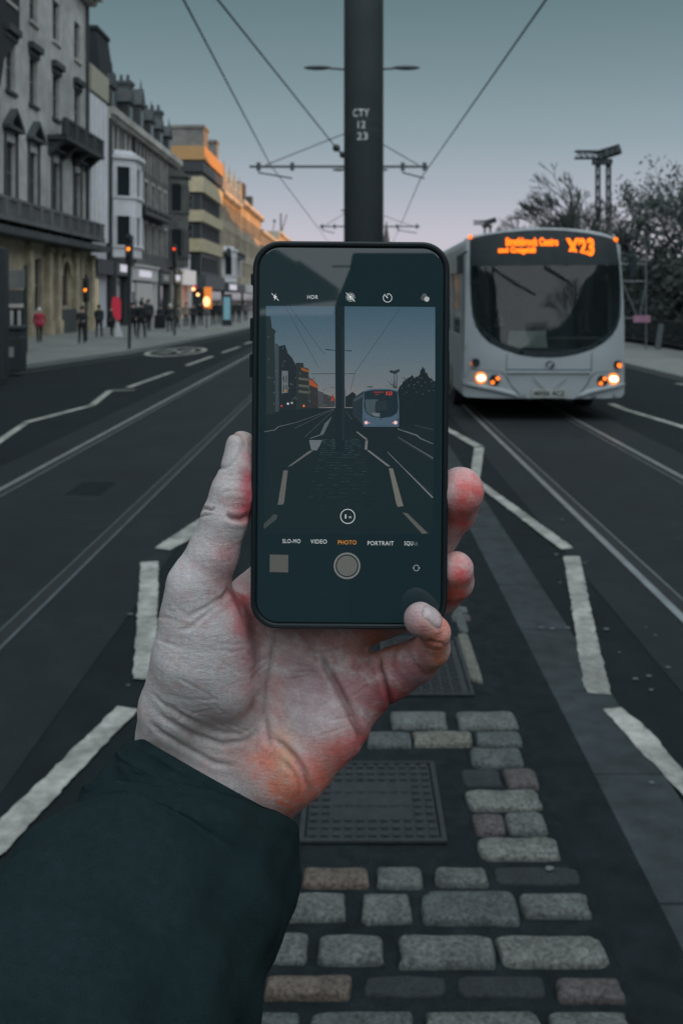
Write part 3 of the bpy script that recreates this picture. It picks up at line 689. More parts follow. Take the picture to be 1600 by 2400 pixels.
ic = Pic(); ic.poly([(780, 620.5), (828, 620.5), (831, 624), (828, 627.5), (780, 627.5), (777, 624)], (22, 34, 38), 2); ic.build('earpiece_slot', phone)
M_w = emat('display_white', s2l((190, 196, 198)), 1); M_o = emat('display_orange', s2l((206, 134, 44)), 1); M_g = emat('display_grey', s2l((92, 100, 104)), 1)
def ptext(s_, x, y, hpx, m, wpx=None, name='lettering', layer=14):
    """hpx = cap height in px"""
    o = text(s_, hpx/.70*px2m, m, phone, name=name, rot=(R(90), -R(.43)*-1, 0), res=4, space=1.12)
    xs = [v.co.x for v in o.data.vertices]; ys = [v.co.y for v in o.data.vertices]; w = max(xs)-min(xs); mx_ = (max(xs)+min(xs))/2; my_ = (max(ys)+min(ys))/2
    k = (wpx*px2m/w) if wpx else 1
    for v in o.data.vertices: v.co.x = (v.co.x-mx_)*k; v.co.y -= my_
    p_ = ph(x, y)-pc; o.location = (p_.x, -GL-layer*.000012, p_.z); return o
M_r = emat('display_red', s2l((240, 72, 40)), 1); ptext('X23', 570+852/2.502, 540+954/2.502, 8.4, M_r, 15, name='preview_lettering')
ptext('HDR', 732.7, 695.7, 9, M_w, 25); ptext('1', 809.8, 1209.8, 10, M_w, 2.8); ptext('x', 820.2, 1211.4, 7.0, M_w, 6.8)
ptext('SLO-MO', 683, 1267.5, 9.4, M_w, 42); ptext('VIDEO', 746.7, 1268.5, 9.6, M_w, 38); ptext('PHOTO', 813.4, 1270.5, 9.6, M_o, 43)
ptext('PORTRAIT', 891.7, 1272.5, 9.6, M_w, 61); ptext('SQU', 957, 1273.6, 9.6, M_w, 20); ptext('AR', 973.5, 1274, 9.6, M_g, 11)
# ---------------------------------------------------------------- ground, tracks, markings, setts
M_asph = mat('asphalt', (.0088, .0148, .0170), rough=.9, var=.22, scale=6, bump=.006, bscale=140, stain=.3, spec=.18, grain=(170, .45))
M_slab = mat('track_concrete', (.0115, .0182, .0210), rough=.8, var=.18, scale=5, bump=.004, bscale=120, stain=.3, spec=.25, grain=(150, .4))
M_pave = mat('pavement_flags', (.185, .20, .19), rough=.85, var=.15, scale=1.2, bump=.003, bscale=60, stain=.25, spec=.25, grain=(22, .35))
M_kerb = mat('kerb_granite', (.13, .15, .15), rough=.8, var=.2, scale=14, bump=.002, bscale=150)
M_kerb2 = mat('median_kerb_granite', (.036, .048, .052), rough=.85, var=.25, scale=9, bump=.003, bscale=200, stain=.3, spec=.2, grain=(260, .4))
M_gut = mat('gutter_asphalt', (.0085, .0142, .0165), rough=.9, var=.3, scale=9, bump=.005, bscale=150, spec=.15, grain=(180, .5))
M_mort = mat('mortar', (.0112, .0178, .0206), rough=.9, var=.35, scale=14, bump=.010, bscale=110, stain=.3, spec=.15, grain=(190, .5))
M_rail = mat('rail_steel', (.30, .33, .34), rough=.38, var=.2, scale=3, metal=.6)
M_raild = mat('rail_steel_dull', (.10, .12, .125), rough=.5, var=.2, scale=3, metal=.3)
M_groove = mat('rail_groove', (.008, .012, .014), rough=.9)
M_line = mat('road_paint', (.36, .38, .35), rough=.85, var=.2, scale=22, bump=.006, bscale=110, stain=.5, spec=.2, grain=(200, .3))
def plane(name, poly, z, m, kind='structure'):
    mb = MB(); mb.quad([(x, y, z) for x, y in poly]); o = mb.build(name, m); tag(o, kind=kind)
    if o.data.polygons[0].normal.z < 0: o.data.flip_normals()
    return o
plane('ground', [(-900, -120), (900, -120), (900, 2500), (-900, 2500)], 0, M_asph)
def strip(name, xa, xb, y0, y1, z, m): return plane(name, [(xa, y0), (xb, y0), (xb, y1), (xa, y1)], z, m)
strip('track_bed', -3.98, -1.35, -20, 420, .004, M_slab); strip('track_bed', 1.58, 4.02, -20, 420, .004, M_slab)
def rail(x, side, w=.10):
    g = strip('rail_groove', x-.045, x+.045, -20, 420, .008, M_groove)
    mb = MB(); mb.box(x+side*.045, x+side*w, -20, 420, .006, .012); mb.box(x-side*.045, x-side*.056, -20, 420, .006, .0105)
    o = mb.build('tram_rail', M_raild if w < .08 else M_rail, bevel=.002, seg=1); tag(o, kind='structure')
rail(-3.43, -1); rail(-1.965, 1, .065); rail(2.02, -1); rail(3.41, 1)
def kerbed(name, edge, back, m, side, zt=.12):
    """raised pavement with its kerb stones; edge: polyline of the kerb, back: far side"""
    n = len(edge); mb = MB(); kb = MB()
    for i in range(n-1):
        (x0, y0), (x1, y1) = edge[i], edge[i+1]
        mb.quad([(x0+side*.25, y0, zt), (x1+side*.25, y1, zt), (back, y1, zt), (back, y0, zt)])
        kb.quad([(x0, y0, 0), (x1, y1, 0), (x1+side*.02, y1, zt+.004), (x0+side*.02, y0, zt+.004)])
        kb.quad([(x0+side*.02, y0, zt+.004), (x1+side*.02, y1, zt+.004), (x1+side*.26, y1, zt+.004), (x0+side*.26, y0, zt+.004)])
    tag(mb.build(name, m), kind='structure'); tag(kb.build('kerb', M_kerb), kind='structure')
LK = [(-10.6, -90), (-9.9, 10), (-9.09, 26.4), (-7.66, 35.3), (-6.7, 55), (-6.38, 70), (-6.2, 130), (-6.0, 420)]
kerbed('pavement', LK, -30, M_pave, -1)
kerbed('pavement', [(7.5, -90), (7.5, 420)], 11.2, M_pave, 1)
# thin pale line that runs along the left gutter
mb = MB()
for (x0, y0), (x1, y1) in zip(LK[:-1], LK[1:]): mb.quad([(x0+.62, y0, .008), (x1+.62, y1, .008), (x1+.70, y1, .008), (x0+.70, y0, .008)])
tag(mb.build('gutter_line', mat('worn_paint', (.085, .10, .095), rough=.9, var=.4, scale=9)), kind='structure')
random.seed(21)
def gp(pts, z=.010):         # pixel polygon -> ground polygon
    return [G(x, y, z) for x, y in pts]
def marking(pts, z=.013, jit=.006, name='road_marking', m=None):
    poly = gp(pts, z); out = []
    for (x0, y0), (x1, y1) in zip(poly, poly[1:]+poly[:1]):
        L = math.hypot(x1-x0, y1-y0); k = max(1, int(L/.035)) if y0 < 15 else max(1, int(L/.3))
        for i in range(k):
            t_ = i/k; j = jit if 0 < i else 0
            out.append((x0+(x1-x0)*t_+random.uniform(-j, j), y0+(y1-y0)*t_+random.uniform(-j, j)))
    mb = MB(); mb.quad([(x, y, z) for x, y in out]); o = mb.build(name, m or M_line)
    if o.data.polygons[0].normal.z < 0: o.data.flip_normals()
    return tag(o, kind='structure')
def seg(a, b, w):            # line between two photograph points, w in metres
    (x0, y0), (x1, y1) = G(*a, .010), G(*b, .010); dx, dy = x1-x0, y1-y0; L = math.hypot(dx, dy); nx, ny = -dy/L*w/2, dx/L*w/2
    mb = MB(); mb.quad([(x0+nx, y0+ny, .010), (x1+nx, y1+ny, .010), (x1-nx, y1-ny, .010), (x0-nx, y0-ny, .010)])
    o = mb.build('road_marking', M_line); tag(o, kind='structure')
    if o.data.polygons[0].normal.z < 0: o.data.flip_normals()
seg((-60, 1074), (57, 993), .11); seg((59, 990), (217, 949), .13); seg((217, 948), (258, 915), .13); seg((257, 915), (316, 913.5), .16); seg((300, 907.6), (403, 871), .14)
for a, b_ in (((437, 856), (498, 834.5)), ((520, 826.5), (561.5, 812)), ((573, 806), (593, 799)), ((610, 793), (625, 788))): seg(a, b_, .14)
# speed roundel painted on the left lane
cx_, cy_ = G(414, 823.5, .010); rx_, ry_ = 1.0, 3.1
mb = MB(); n = 48
for k in range(n):
    t0, t1 = 2*math.pi*k/n, 2*math.pi*(k+1)/n
    mb.quad([(cx_+rx_*math.cos(t0), cy_+ry_*math.sin(t0), .010), (cx_+rx_*math.cos(t1), cy_+ry_*math.sin(t1), .010), (cx_+(rx_-.16)*math.cos(t1), cy_+(ry_-.45)*math.sin(t1), .010), (cx_+(rx_-.16)*math.cos(t0), cy_+(ry_-.45)*math.sin(t0), .010)])
ob = tag(mb.build('road_marking', M_line), kind='structure')
tx = text('20', 1.25, M_line, name='road_marking', loc=(cx_, cy_, .010), rot=(0, 0, 0)); tx.scale = (1, 3.0, 1); tag(tx, kind='structure')
# zigzag lines on either side of the island
marking([(330, 1317), (371.6, 1315), (369, 1420), (366, 1500), (352, 1592), (312, 1590)])
marking([(362, 1284), (462, 1218), (560, 1156), (590, 1152), (462, 1258), (430, 1272), (398, 1289)])
marking([(274, 1655), (324, 1662), (-40, 2048), (-40, 1962)])
marking([(1000, 972), (1051.7, 1003), (1132, 1045.5), (1111, 1047), (1051.7, 1013), (1000, 985)])
marking([(1111, 1048.5), (1134, 1048.5), (1124, 1125), (1100, 1125)])
marking([(1105, 1127), (1128, 1128), (1344, 1284), (1314, 1287)])
marking([(1320.7, 1303), (1358, 1304), (1395, 1478), (1432, 1628), (1377, 1623), (1367, 1608)])
marking([(1413, 1661.5), (1455, 1658), (1523, 1713.5), (1600, 1805), (1660, 1880), (1660, 1930), (1600, 1863), (1549, 1808), (1491, 1752.5)])
seg((1432, 946), (1457, 956), .14); seg((1457, 957), (1640, 1012), .13)
seg((1584, 898), (1640, 906), .14)
# the central island: dark channel, granite kerb, setts in mortar
def islandstrip(name, xa, xb, y0, y1, z0, z1, m, bev=.004):
    mb = MB(); mb.box(xa, xb, y0, y1, z0, z1); return tag(mb.build(name, m, bevel=bev), kind='structure')
random.seed(31)
for sgn in (1,):
    y = .6
    while y < 60:
        L = random.uniform(.85, .95) if y < 12 else 8; islandstrip('median_kerb', sgn*.955, sgn*1.235, y, y+L-.008, 0, .0085+random.uniform(-.001, .001), M_kerb2, bev=.002)
        y += L
    strip('median_channel', sgn*.755, sgn*.955, .6, 60, .006, M_gut)
strip('median_bed', -.82, .755, .6, 60, .0065, M_mort)
M_sett, t, b = nt('granite_sett')
ca = t.nodes.new('ShaderNodeVertexColor'); ca.layer_name = 'stone'; tcn = t.nodes.new('ShaderNodeTexCoord')
n1 = t.nodes.new('ShaderNodeTexNoise'); n1.inputs['Scale'].default_value = 78; n1.inputs['Detail'].default_value = 6; n1.inputs['Roughness'].default_value = .75; t.links.new(tcn.outputs['Object'], n1.inputs['Vector'])
n2 = t.nodes.new('ShaderNodeTexNoise'); n2.inputs['Scale'].default_value = 14; n2.inputs['Detail'].default_value = 4; t.links.new(tcn.outputs['Object'], n2.inputs['Vector'])
r1 = t.nodes.new('ShaderNodeMapRange'); r1.inputs['From Min'].default_value = .35; r1.inputs['From Max'].default_value = .68; r1.inputs['To Min'].default_value = .25; r1.inputs['To Max'].default_value = 1.9; t.links.new(n1.outputs['Fac'], r1.inputs['Value'])
r2 = t.nodes.new('ShaderNodeMapRange'); r2.inputs['From Min'].default_value = .3; r2.inputs['From Max'].default_value = .7; r2.inputs['To Min'].default_value = .7; r2.inputs['To Max'].default_value = 1.2; t.links.new(n2.outputs['Fac'], r2.inputs['Value'])
mu = t.nodes.new('ShaderNodeMath'); mu.operation = 'MULTIPLY'; t.links.new(r1.outputs[0], mu.inputs[0]); t.links.new(r2.outputs[0], mu.inputs[1])
vm = t.nodes.new('ShaderNodeVectorMath'); vm.operation = 'SCALE'; t.links.new(ca.outputs['Color'], vm.inputs[0]); t.links.new(mu.outputs[0], vm.inputs['Scale']); t.links.new(vm.outputs[0], b.inputs['Base Color'])
bp = t.nodes.new('ShaderNodeBump'); bp.inputs['Distance'].default_value = .013; t.links.new(n1.outputs['Fac'], bp.inputs['Height']); t.links.new(bp.outputs[0], b.inputs['Normal']); b.inputs['Roughness'].default_value = .75
SV, SF, SC = [], [], []
def sett(x0, x1, y0, y1, zt, col, rnd=.012, skew=0.0):
    """a rounded worn stone with an uneven outline"""
    cx, cy = (x0+x1)/2, (y0+y1)/2; hw, hh = (x1-x0)/2, (y1-y0)/2; n = 28; ph0 = random.uniform(0, 6); base = len(SV)
    lv = [(1.0, 0.0), (.995, .45), (.965, .75), (.91, .93), (.82, 1.0), (.45, 1.10)]
    wob_ = [1+random.uniform(-.10, .10) for _ in range(n)]
    wob_ = [(wob_[i-1]+wob_[i]+wob_[(i+1) % n])/3 for i in range(n)]
    for s_, z in lv:
        ins = (1-s_)*min(hw, hh)*1.6 if s_ > .8 else None
        for k in range(n):
            a = 2*math.pi*k/n; c_, s2 = math.cos(a), math.sin(a); e_ = .25
            ux = math.copysign(abs(c_)**e_, c_); uy = math.copysign(abs(s2)**e_, s2)
            if ins is not None: x = cx+ux*(hw-ins)*wob_[k]; y = cy+uy*(hh-ins)*wob_[k]
            else: x = cx+ux*hw*s_; y = cy+uy*hh*s_
            zz = .002+(zt-.002)*z+(math.sin(x*41+ph0)*math.cos(y*37+ph0))*.0022*(z > .5)
            SV.append((x+skew*(y-cy), y, zz)); SC.append((*col, 1))
    for l in range(len(lv)-1):
        for k in range(n):
            a = base+l*n+k; b2 = base+l*n+(k+1) % n; SF.append((a, b2, b2+n, a+n))
    SF.append(tuple(base+(len(lv)-1)*n+k for k in range(n)))
G1 = (.150, .165, .152); G2 = (.112, .130, .127); G3 = (.080, .098, .100); DKs = (.020, .029, .033); RED = (.085, .078, .080); RU = (.125, .105, .085); OL = (.145, .153, .130)
STN = [  # x0, x1, y0, y1 in the enlargement (scale 1.537, origin 580,1450), colour
    (230, 590, 1410, 1490, G3), (645, 1045, 1410, 1490, G2), (1085, 1370, 1412, 1490, G2), (-60, 180, 1412, 1490, G3),
    (65, 375, 1278, 1352, RU), (430, 705, 1285, 1358, DKs), (760, 1060, 1285, 1358, DKs), (1120, 1345, 1290, 1362, RED),
    (75, 215, 1125, 1222, G2), (-190, 20, 1125, 1222, G3), (255, 490, 1132, 1225, G2), (540, 880, 1130, 1238, G2), (905, 1280, 1135, 1232, G1),
    (150, 350, 980, 1070, G2), (-90, 105, 980, 1070, G2), (410, 585, 983, 1078, G2), (635, 970, 975, 1085, G3), (990, 1230, 983, 1060, G2),
    (205, 425, 892, 952, RU), (0, 160, 892, 952, G3), (465, 630, 890, 952, G2), (680, 855, 890, 948, G2), (900, 1180, 893, 955, DKs),
    (840, 1112, 782, 852, G1), (815, 922, 700, 762, RED), (932, 1068, 692, 760, G2), (795, 1050, 612, 675, G1), (778, 905, 540, 600, DKs), (930, 1042, 536, 600, RED),
    (808, 982, 460, 522, G3), (430, 585, 403, 450, G3), (598, 803, 400, 448, OL), (825, 988, 402, 448, G3), (520, 716, 328, 383, G2), (757, 966, 330, 384, G2)]
for x0, x1, y0, y1, c_ in STN:
    px0, px1, py0, py1 = 580+x0/1.537, 580+x1/1.537, 1450+y0/1.537, 1450+y1/1.537
    zt = .030 if c_ is not DKs else .015
    xa, ya = G(px0, py1, zt); xb, _ = G(px1, py1, zt); _, yb = G(px0, py0, zt)
    xm = (G(px0, (py0+py1)/2, zt)[0]+G(px1, (py0+py1)/2, zt)[0])/2; hw = (xb-xa)/2*1.05
    sett(xm-hw, xm+hw, ya, yb, zt, c_)
# the long edging stone and rows that run on up the island
for (px0, px1, py0, py1, c_) in ((1089, 1133, 1484, 1594, OL), (1060, 1100, 1400, 1478, G3)):
    xa, ya = G(px0+14, py1, .02); xb, _ = G(px1, py1, .02); _, yb = G(px0, py0, .02); sett(xa, xb, ya, yb, .02, c_)
random.seed(44)
y = G(0, 1478)[1]
while y < 30:
    d = random.uniform(.13, .16); x = -.70
    if y > 9.2 and y < 9.9: pass
    while x < .66:
        w = random.uniform(.14, .34)
        if x+w > .72: w = .72-x
        if w > .08 and not (y < 6.6 and x+w > .05 and x < .5 and y > 5.2): sett(x, x+w-.03, y, y+d-.035, .02+random.uniform(-.006, .003), random.choice([G1, G2, G2, G3, G3, DKs, RED]))
        x += w
    y += d
# left of the manhole and under the arm
y = G(0, 1960)[1]
while y < G(0, 1478)[1]-.1:
    d = random.uniform(.13, .16); x = -.70
    while x < -.32:
        w = random.uniform(.14, .26)
        if x+w > -.26: w = -.26-x
        if w > .06: sett(x, x+w-.03, y, y+d-.035, .02, random.choice([G1, G2, G3, RED]))
        x += w
    y += d
me = bpy.data.meshes.new('median_setts'); me.from_pydata(SV, [], SF)
a_ = me.color_attributes.new('stone', 'FLOAT_COLOR', 'POINT'); a_.data.foreach_set('color', [v for c_ in SC for v in c_])
me.polygons.foreach_set('use_smooth', [True]*len(me.polygons)); me.materials.append(M_sett)
so = bpy.data.objects.new('median_setts', me); C.objects.link(so); tag(so, kind='structure')
# cast iron covers
M_iron = mat('cast_iron', (.017, .024, .027), rough=.7, var=.3, scale=30, bump=.002, bscale=300, metal=.1, grain=(260, .4))
def cover(px0, px1, py0, py1, label, waves=False):
    x0, y0 = G(px0, py1, .012); x1, _ = G(px1, py1, .012); _, y1 = G(px0, py0, .012); cx, cy = (x0+x1)/2, (y0+y1)/2; hw, hh = (x1-x0)/2, (y1-y0)/2
    t_ = empty('manhole_cover', (cx, cy, .011), label, 'manhole cover')
    f = MB()
    for a in ((-hw, hw, -hh, -hh+.018), (-hw, hw, hh-.018, hh)): f.box(a[0], a[1], a[2], a[3], 0, .012)
    for a in ((-hw, -hw+.018), (hw-.018, hw)): f.box(a[0], a[1], -hh+.018, hh-.018, 0, .012)
    f.build('frame', M_iron, t_, bevel=.002)
    p = MB(); p.box(-hw+.024, hw-.024, -hh+.024, hh-.024, 0, .006)
    if not waves:
        nx = int(hw*2/.046); ny = int(hh*2/.052)
        for i in range(nx):
            for j in range(ny):
                x = -hw+.045+i*(2*hw-.09)/(nx-1); y_ = -hh+.045+j*(2*hh-.09)/(ny-1)
                if abs(x) < hw*.55 and abs(y_) < hh*.5 and not (j % 2 == 0): continue
                if abs(x) < hw*.55 and abs(y_) < hh*.5: p.box(x-.016, x+.016, y_-.004, y_+.004, .006, .0095)
                else: p.box(x-.013, x+.013, y_-.014, y_+.014, .006, .014)
    else:
        for j in range(int(hh*2/.03)):
            y_ = -hh+.035+j*.03; s_ = 1 if j % 2 else -1
            for k in range(int(hw*2/.05)):
                x = -hw+.035+k*.05
                if x+.04 < hw-.02: p.prism([(x, y_-.006*s_, .006), (x+.02, y_+.006*s_, .006), (x+.04, y_-.006*s_, .006), (x+.04, y_-.006*s_+.008, .006), (x+.02, y_+.006*s_+.008, .006), (x, y_-.006*s_+.008, .006)], (0, 0, .006))
    p.build('lid', M_iron, t_)
cover(700, 1048, 1790, 1978, 'cast iron manhole cover with studs and bars, set among the stone setts')
cover(900, 1112, 1498, 1632, 'iron cover with a wavy tread pattern, beyond the studded one on the island', True)
# a slim access cover in the left track bed
mb = MB(); x0, y0 = G(150, 1160, .006); x1, y1 = G(250, 1130, .006); mb.box(x0, x1+.1, y0, y1, .002, .0075); o = mb.build('access_cover', M_gut, bevel=.001); tag(o, 'dark flush rectangular cover between the left tram rails', 'access cover')
# litter: cigarette ends and flattened gum
random.seed(77)
M_gum = mat('gum', (.10, .12, .12), rough=.9)
mb = MB()
for px_, py_ in ((1268, 1472), (1293, 1474), (1330, 1472), (1420, 1475), (1513, 1471), (1450, 1530), (1488, 1592), (1520, 1585), (1525, 1618), (1535, 1490), (1590, 1262), (1317, 1218), (1303, 1300), (1312, 1366), (1526, 1836), (1287, 2046), (1370, 1320), (1376, 1315), (300, 1607), (355, 1100), (492, 1122), (535, 1060), (520, 1505), (305, 1440), (1565, 1565), (1340, 1430)):
    x, y = G(px_, py_, .01); r_ = random.uniform(.006, .014)
    mb.v_ = None; mb.prism([(x+r_*1.3*math.cos(k*math.pi/4)*random.uniform(.7, 1.2), y+r_*math.sin(k*math.pi/4)*random.uniform(.7, 1.2), .011 if py_ != 2046 else .022) for k in range(8)], (0, 0, .003))
tag(mb.build('gum_spots', M_gum), 'pale specks of chewing gum and grit on the road', 'litter', kind='stuff')
# ---------------------------------------------------------------- the street on the left
XF = -15.5
def fy(px): return -XF*F/(CX-px)
def fz(px, py): return H+(CY-py)*fy(px)/F
def stone(name, col, var=.18, stain=.35, scale=1.5, rough=.85): return mat(name, col, rough=rough, var=var, scale=scale, bump=.02, bscale=9, stain=stain, grain=(14, .15))
M_B1 = stone('pale_ashlar', (.46, .47, .455)); M_B1d = stone('dark_ashlar', (.055, .066, .070)); M_gold = stone('golden_sandstone', (.40, .355, .255), var=.28)
M_white = mat('white_render', (.66, .68, .71), var=.07, scale=2, stain=.15); M_B2 = mat('white_panels', (.50, .525, .57), var=.06, scale=2, stain=.12)
M_B3 = stone('sooty_stone', (.115, .12, .118), var=.3); M_trim = stone('trim_stone', (.46, .455, .42)); M_slate = mat('slate', (.012, .019, .022), rough=.95, var=.3, scale=6, bump=.02, bscale=20)
M_yel = mat('yellow_brick', (.46, .41, .27), var=.18, scale=6, bump=.01, bscale=30, stain=.15); M_dk = mat('dark_metal', (.018, .026, .03), rough=.5, var=.2)
M_buff = stone('buff_stone', (.38, .335, .255)); M_grey = stone('grey_stone', (.17, .18, .175)); M_frame = mat('window_frames', (.16, .17, .17), rough=.6)
M_pane = glassy('window_glass', (.015, .022, .026), rough=.08); M_blind = mat('net_curtain', (.75, .77, .80), rough=.9, var=.1)
M_shop = mat('shop_front', (.05, .062, .066), rough=.5, var=.2, scale=3); M_shopw = mat('shop_fascia_white', (.50, .50, .50), rough=.5, var=.08)
M_litc = emat('shop_light_cool', (.62, .66, .66), .30); M_litw = emat('shop_light_warm', (1, .30, .05), .75); M_litor = emat('lamp_orange', (1, .22, .02), 6.0); M_litwh = emat('lamp_warm_white', (1, .50, .20), 3.0)
M_red = emat('red_sign', (.55, .02, .05), .75); M_cyan = emat('poster_lightbox', (.14, .30, .37), .8); M_signw = emat('lit_sign_white', (.75, .74, .85), .75); M_lit2 = emat('shop_light_yellow', (.62, .54, .34), .42)

def wall_holes(mb, u0, u1, z0, z1, holes, X, depth=.35, mi=0, flip=1, axis='y'):
    """a wall sheet with real openings and their reveals. axis y: plane x = X, u along y; depth goes to -x*flip"""
    us = sorted({u0, u1, *[h[0] for h in holes], *[h[1] for h in holes]}); zs = sorted({z0, z1, *[h[2] for h in holes], *[h[3] for h in holes]})
    us = [u for u in us if u0 <= u <= u1]; zs = [z for z in zs if z0 <= z <= z1]
    def pt(u, z, d=0.0): return (X-flip*d, u, z) if axis == 'y' else (u, X+flip*d, z)
    for a, b_ in zip(us[:-1], us[1:]):
        for c_, d in zip(zs[:-1], zs[1:]):
            mu, mz = (a+b_)/2, (c_+d)/2
            if any(h[0] < mu < h[1] and h[2] < mz < h[3] for h in holes): continue
            mb.quad([pt(a, c_), pt(b_, c_), pt(b_, d), pt(a, d)], mi)
    for h in holes:
        a, b_, c_, d = h[:4]
        mb.quad([pt(a, c_), pt(a, d), pt(a, d, depth), pt(a, c_, depth)], mi); mb.quad([pt(b_, c_), pt(b_, d), pt(b_, d, depth), pt(b_, c_, depth)], mi)
        mb.quad([pt(a, c_), pt(b_, c_), pt(b_, c_, depth), pt(a, c_, depth)], mi); mb.quad([pt(a, d), pt(b_, d), pt(b_, d, depth), pt(a, d, depth)], mi)
def window(parent, u0, u1, z0, z1, X=XF, depth=.22, bars=(1, 1), blind=0.0, fm=None, axis='y', pane=None):
    f = MB(); t_ = .07
    def bx(a, b_, c_, d, d0, d1):
        if axis == 'y': f.box(X-d1, X-d0, a, b_, c_, d)
        else: f.box(a, b_, X+d0, X+d1, c_, d)
    bx(u0, u0+t_, z0, z1, depth-.05, depth); bx(u1-t_, u1, z0, z1, depth-.05, depth); bx(u0+t_, u1-t_, z0, z0+t_, depth-.05, depth); bx(u0+t_, u1-t_, z1-t_, z1, depth-.05, depth)
    for k in range(bars[0]): u = u0+(u1-u0)*(k+1)/(bars[0]+1); bx(u-.025, u+.025, z0+t_, z1-t_, depth-.04, depth-.005)
    for k in range(bars[1]): z = z0+(z1-z0)*(k+1)/(bars[1]+1); bx(u0+t_, u1-t_, z-.03, z+.03, depth-.045, depth-.002)
    w = f.build('window', fm or M_frame, parent)
    p = MB()
    if axis == 'y': p.box(X-depth-.03, X-depth-.005, u0, u1, z0, z1)
    else: p.box(u0, u1, X+depth+.005, X+depth+.03, z0, z1)
    p.build('pane', pane or M_pane, w)
    if blind and axis == 'y':
        q_ = MB(); q_.box(X-depth-.004, X-depth-.001, u0+t_, u0+t_+(u1-u0)*blind, z0+t_+(z1-z0)*.42, z1-t_); q_.build('curtain', M_blind, w)
    return w
def building(name, label, y0, y1, ztop, m, floors, depth=14, roofm=None, X=XF, cornice=.45, base=.12, group=None, camside=True, tops=True):
    """floors: list of (z0, z1, [(u0,u1)...], dict)"""
    b_ = empty(name, (X-depth/2, (y0+y1)/2, base), label, 'building', group); iv = b_.location.copy()
    holes = [(u0, u1, z0, z1) for z0, z1, us, *_ in floors for u0, u1 in us]
    w = MB(); wall_holes(w, y0, y1, base, ztop, holes, X)
    w.quad([(X, y0, base), (X-depth, y0, base), (X-depth, y0, ztop), (X, y0, ztop)]); w.quad([(X, y1, base), (X-depth, y1, base), (X-depth, y1, ztop), (X, y1, ztop)]); w.quad([(X-depth, y0, base), (X-depth, y1, base), (X-depth, y1, ztop), (X-depth, y0, ztop)])
    w.quad([(X, y0, ztop), (X, y1, ztop), (X-depth, y1, ztop), (X-depth, y0, ztop)])
    w.build('wall', m, b_)
    if cornice:
        c_ = MB(); c_.box(X-.2, X+cornice, y0-.002, y1+.002, ztop-.35, ztop+.12); c_.box(X-.2, X+cornice*.55, y0-.002, y1+.002, ztop-.62, ztop-.353)
        for k in range(int((y1-y0)/.9)): c_.box(X-.1, X+cornice*.8, y0+.4+k*.9, y0+.62+k*.9, ztop-.6, ztop-.352)
        c_.build('cornice', M_trim if m is not M_B1d else m, b_)
    for z0, z1, us, *opt in floors:
        o_ = opt[0] if opt else {}
        for u0, u1 in us:
            w_ = window(b_, u0, u1, z0, z1, X, bars=o_.get('bars', (1, 1)), blind=o_.get('blind', 0) if random.random() < o_.get('bp', 1) else 0, pane=o_.get('pane'))
            if o_.get('sill'):
                s_ = MB(); s_.box(X-.05, X+.12, u0-.12, u1+.12, z0-.16, z0-.002); s_.build('sill', o_['sill'], w_)
            if o_.get('hood'):
                s_ = MB(); s_.box(X-.02, X+.28, u0-.22, u1+.22, z1+.30, z1+.60); s_.box(X-.02, X+.10, u0-.15, u1+.15, z1+.02, z1+.301); s_.build('hood', o_['hood'], w_)
            if o_.get('surround'):
                s_ = MB(); s_.box(X-.02, X+.07, u0-.2, u0-.002, z0, z1+.0); s_.box(X-.02, X+.07, u1+.002, u1+.2, z0, z1+.0); s_.box(X-.02, X+.09, u0-.22, u1+.22, z1, z1+.22); s_.build('surround', o_['surround'], w_)
            if o_.get('pediment'):
                s_ = MB(); mid = (u0+u1)/2; zb = z1+.5; hw = (u1-u0)/2+.42
                s_.box(X-.02, X+.34, mid-hw, mid+hw, zb, zb+.16)
                for sg in (1, -1): s_.prism([(X-.02, mid+sg*hw, zb+.16), (X-.02, mid+sg*(hw-.28), zb+.16), (X-.02, mid, zb+.80), (X-.02, mid, zb+1.02)], (.36, 0, 0))
                s_.box(X-.02, X+.08, u0-.22, u0-.002, z0, zb); s_.box(X-.02, X+.08, u1+.002, u1+.22, z0, zb); s_.build('pediment', o_['pediment'], w_)
    for ch in b_.children: ch.location = -iv        # parts keep world coordinates in their meshes
    return b_
def addp(b_, mb, name, m, **k):
    o = mb.build(name, m, b_, **k); o.location = -b_.location; return o
def balustrade(mb, X0, X1, y0, y1, z0, z1, n):
    mb.box(X0, X1, y0, y1, z0, z0+.22); mb.box(X1-.22, X1, y0, y1, z1-.14, z1)
    for k in range(n):
        y = y0+.1+(y1-y0-.2)*k/(n-1); w = .20 if k % 6 == 0 else .055
        mb.box(X1-.18 if k % 6 else X1-.24, X1-.04 if k % 6 else X1+.02, y-w, y+w, z0+.222, z1-.142)
random.seed(5)
# 1: tall pale classical block, nearest
ys = [46.3, 49.6, 53.4, 57.5]
u1 = [(y-.62, y+.62) for y in [28, 32.3, 36.6, 41.4]+ys]; u1w = [(y-.68, y+.68) for y in [28, 32.3, 36.6, 41.4]+ys]
B1 = building('classical_building', 'tall pale stone building with a long first floor balcony and small triangular window pediments', 24.5, fy(207), 19.6, M_B1,
    [(15.3, 17.4, u1, dict(sill=M_trim)), (11.3, 13.6, u1, dict(hood=M_B1d, sill=M_B1d)), (6.3, 9.0, u1w, dict(pediment=M_B1d, blind=.3, bp=.9))], cornice=.9)
mb = MB(); balustrade(mb, XF, XF+1.3, 24.5, 58.6, 5.15, 6.15, 130)
for y in np.arange(25.5, 58.5, 1.95): mb.box(XF, XF+1.0, y-.15, y+.15, 4.65, 5.147)
addp(B1, mb, 'balcony', stone('balcony_stone', (.13, .14, .145)))
mb = MB(); balustrade(mb, XF, XF+1.0, 51.8, 59.7, 10.0, 11.1, 26)
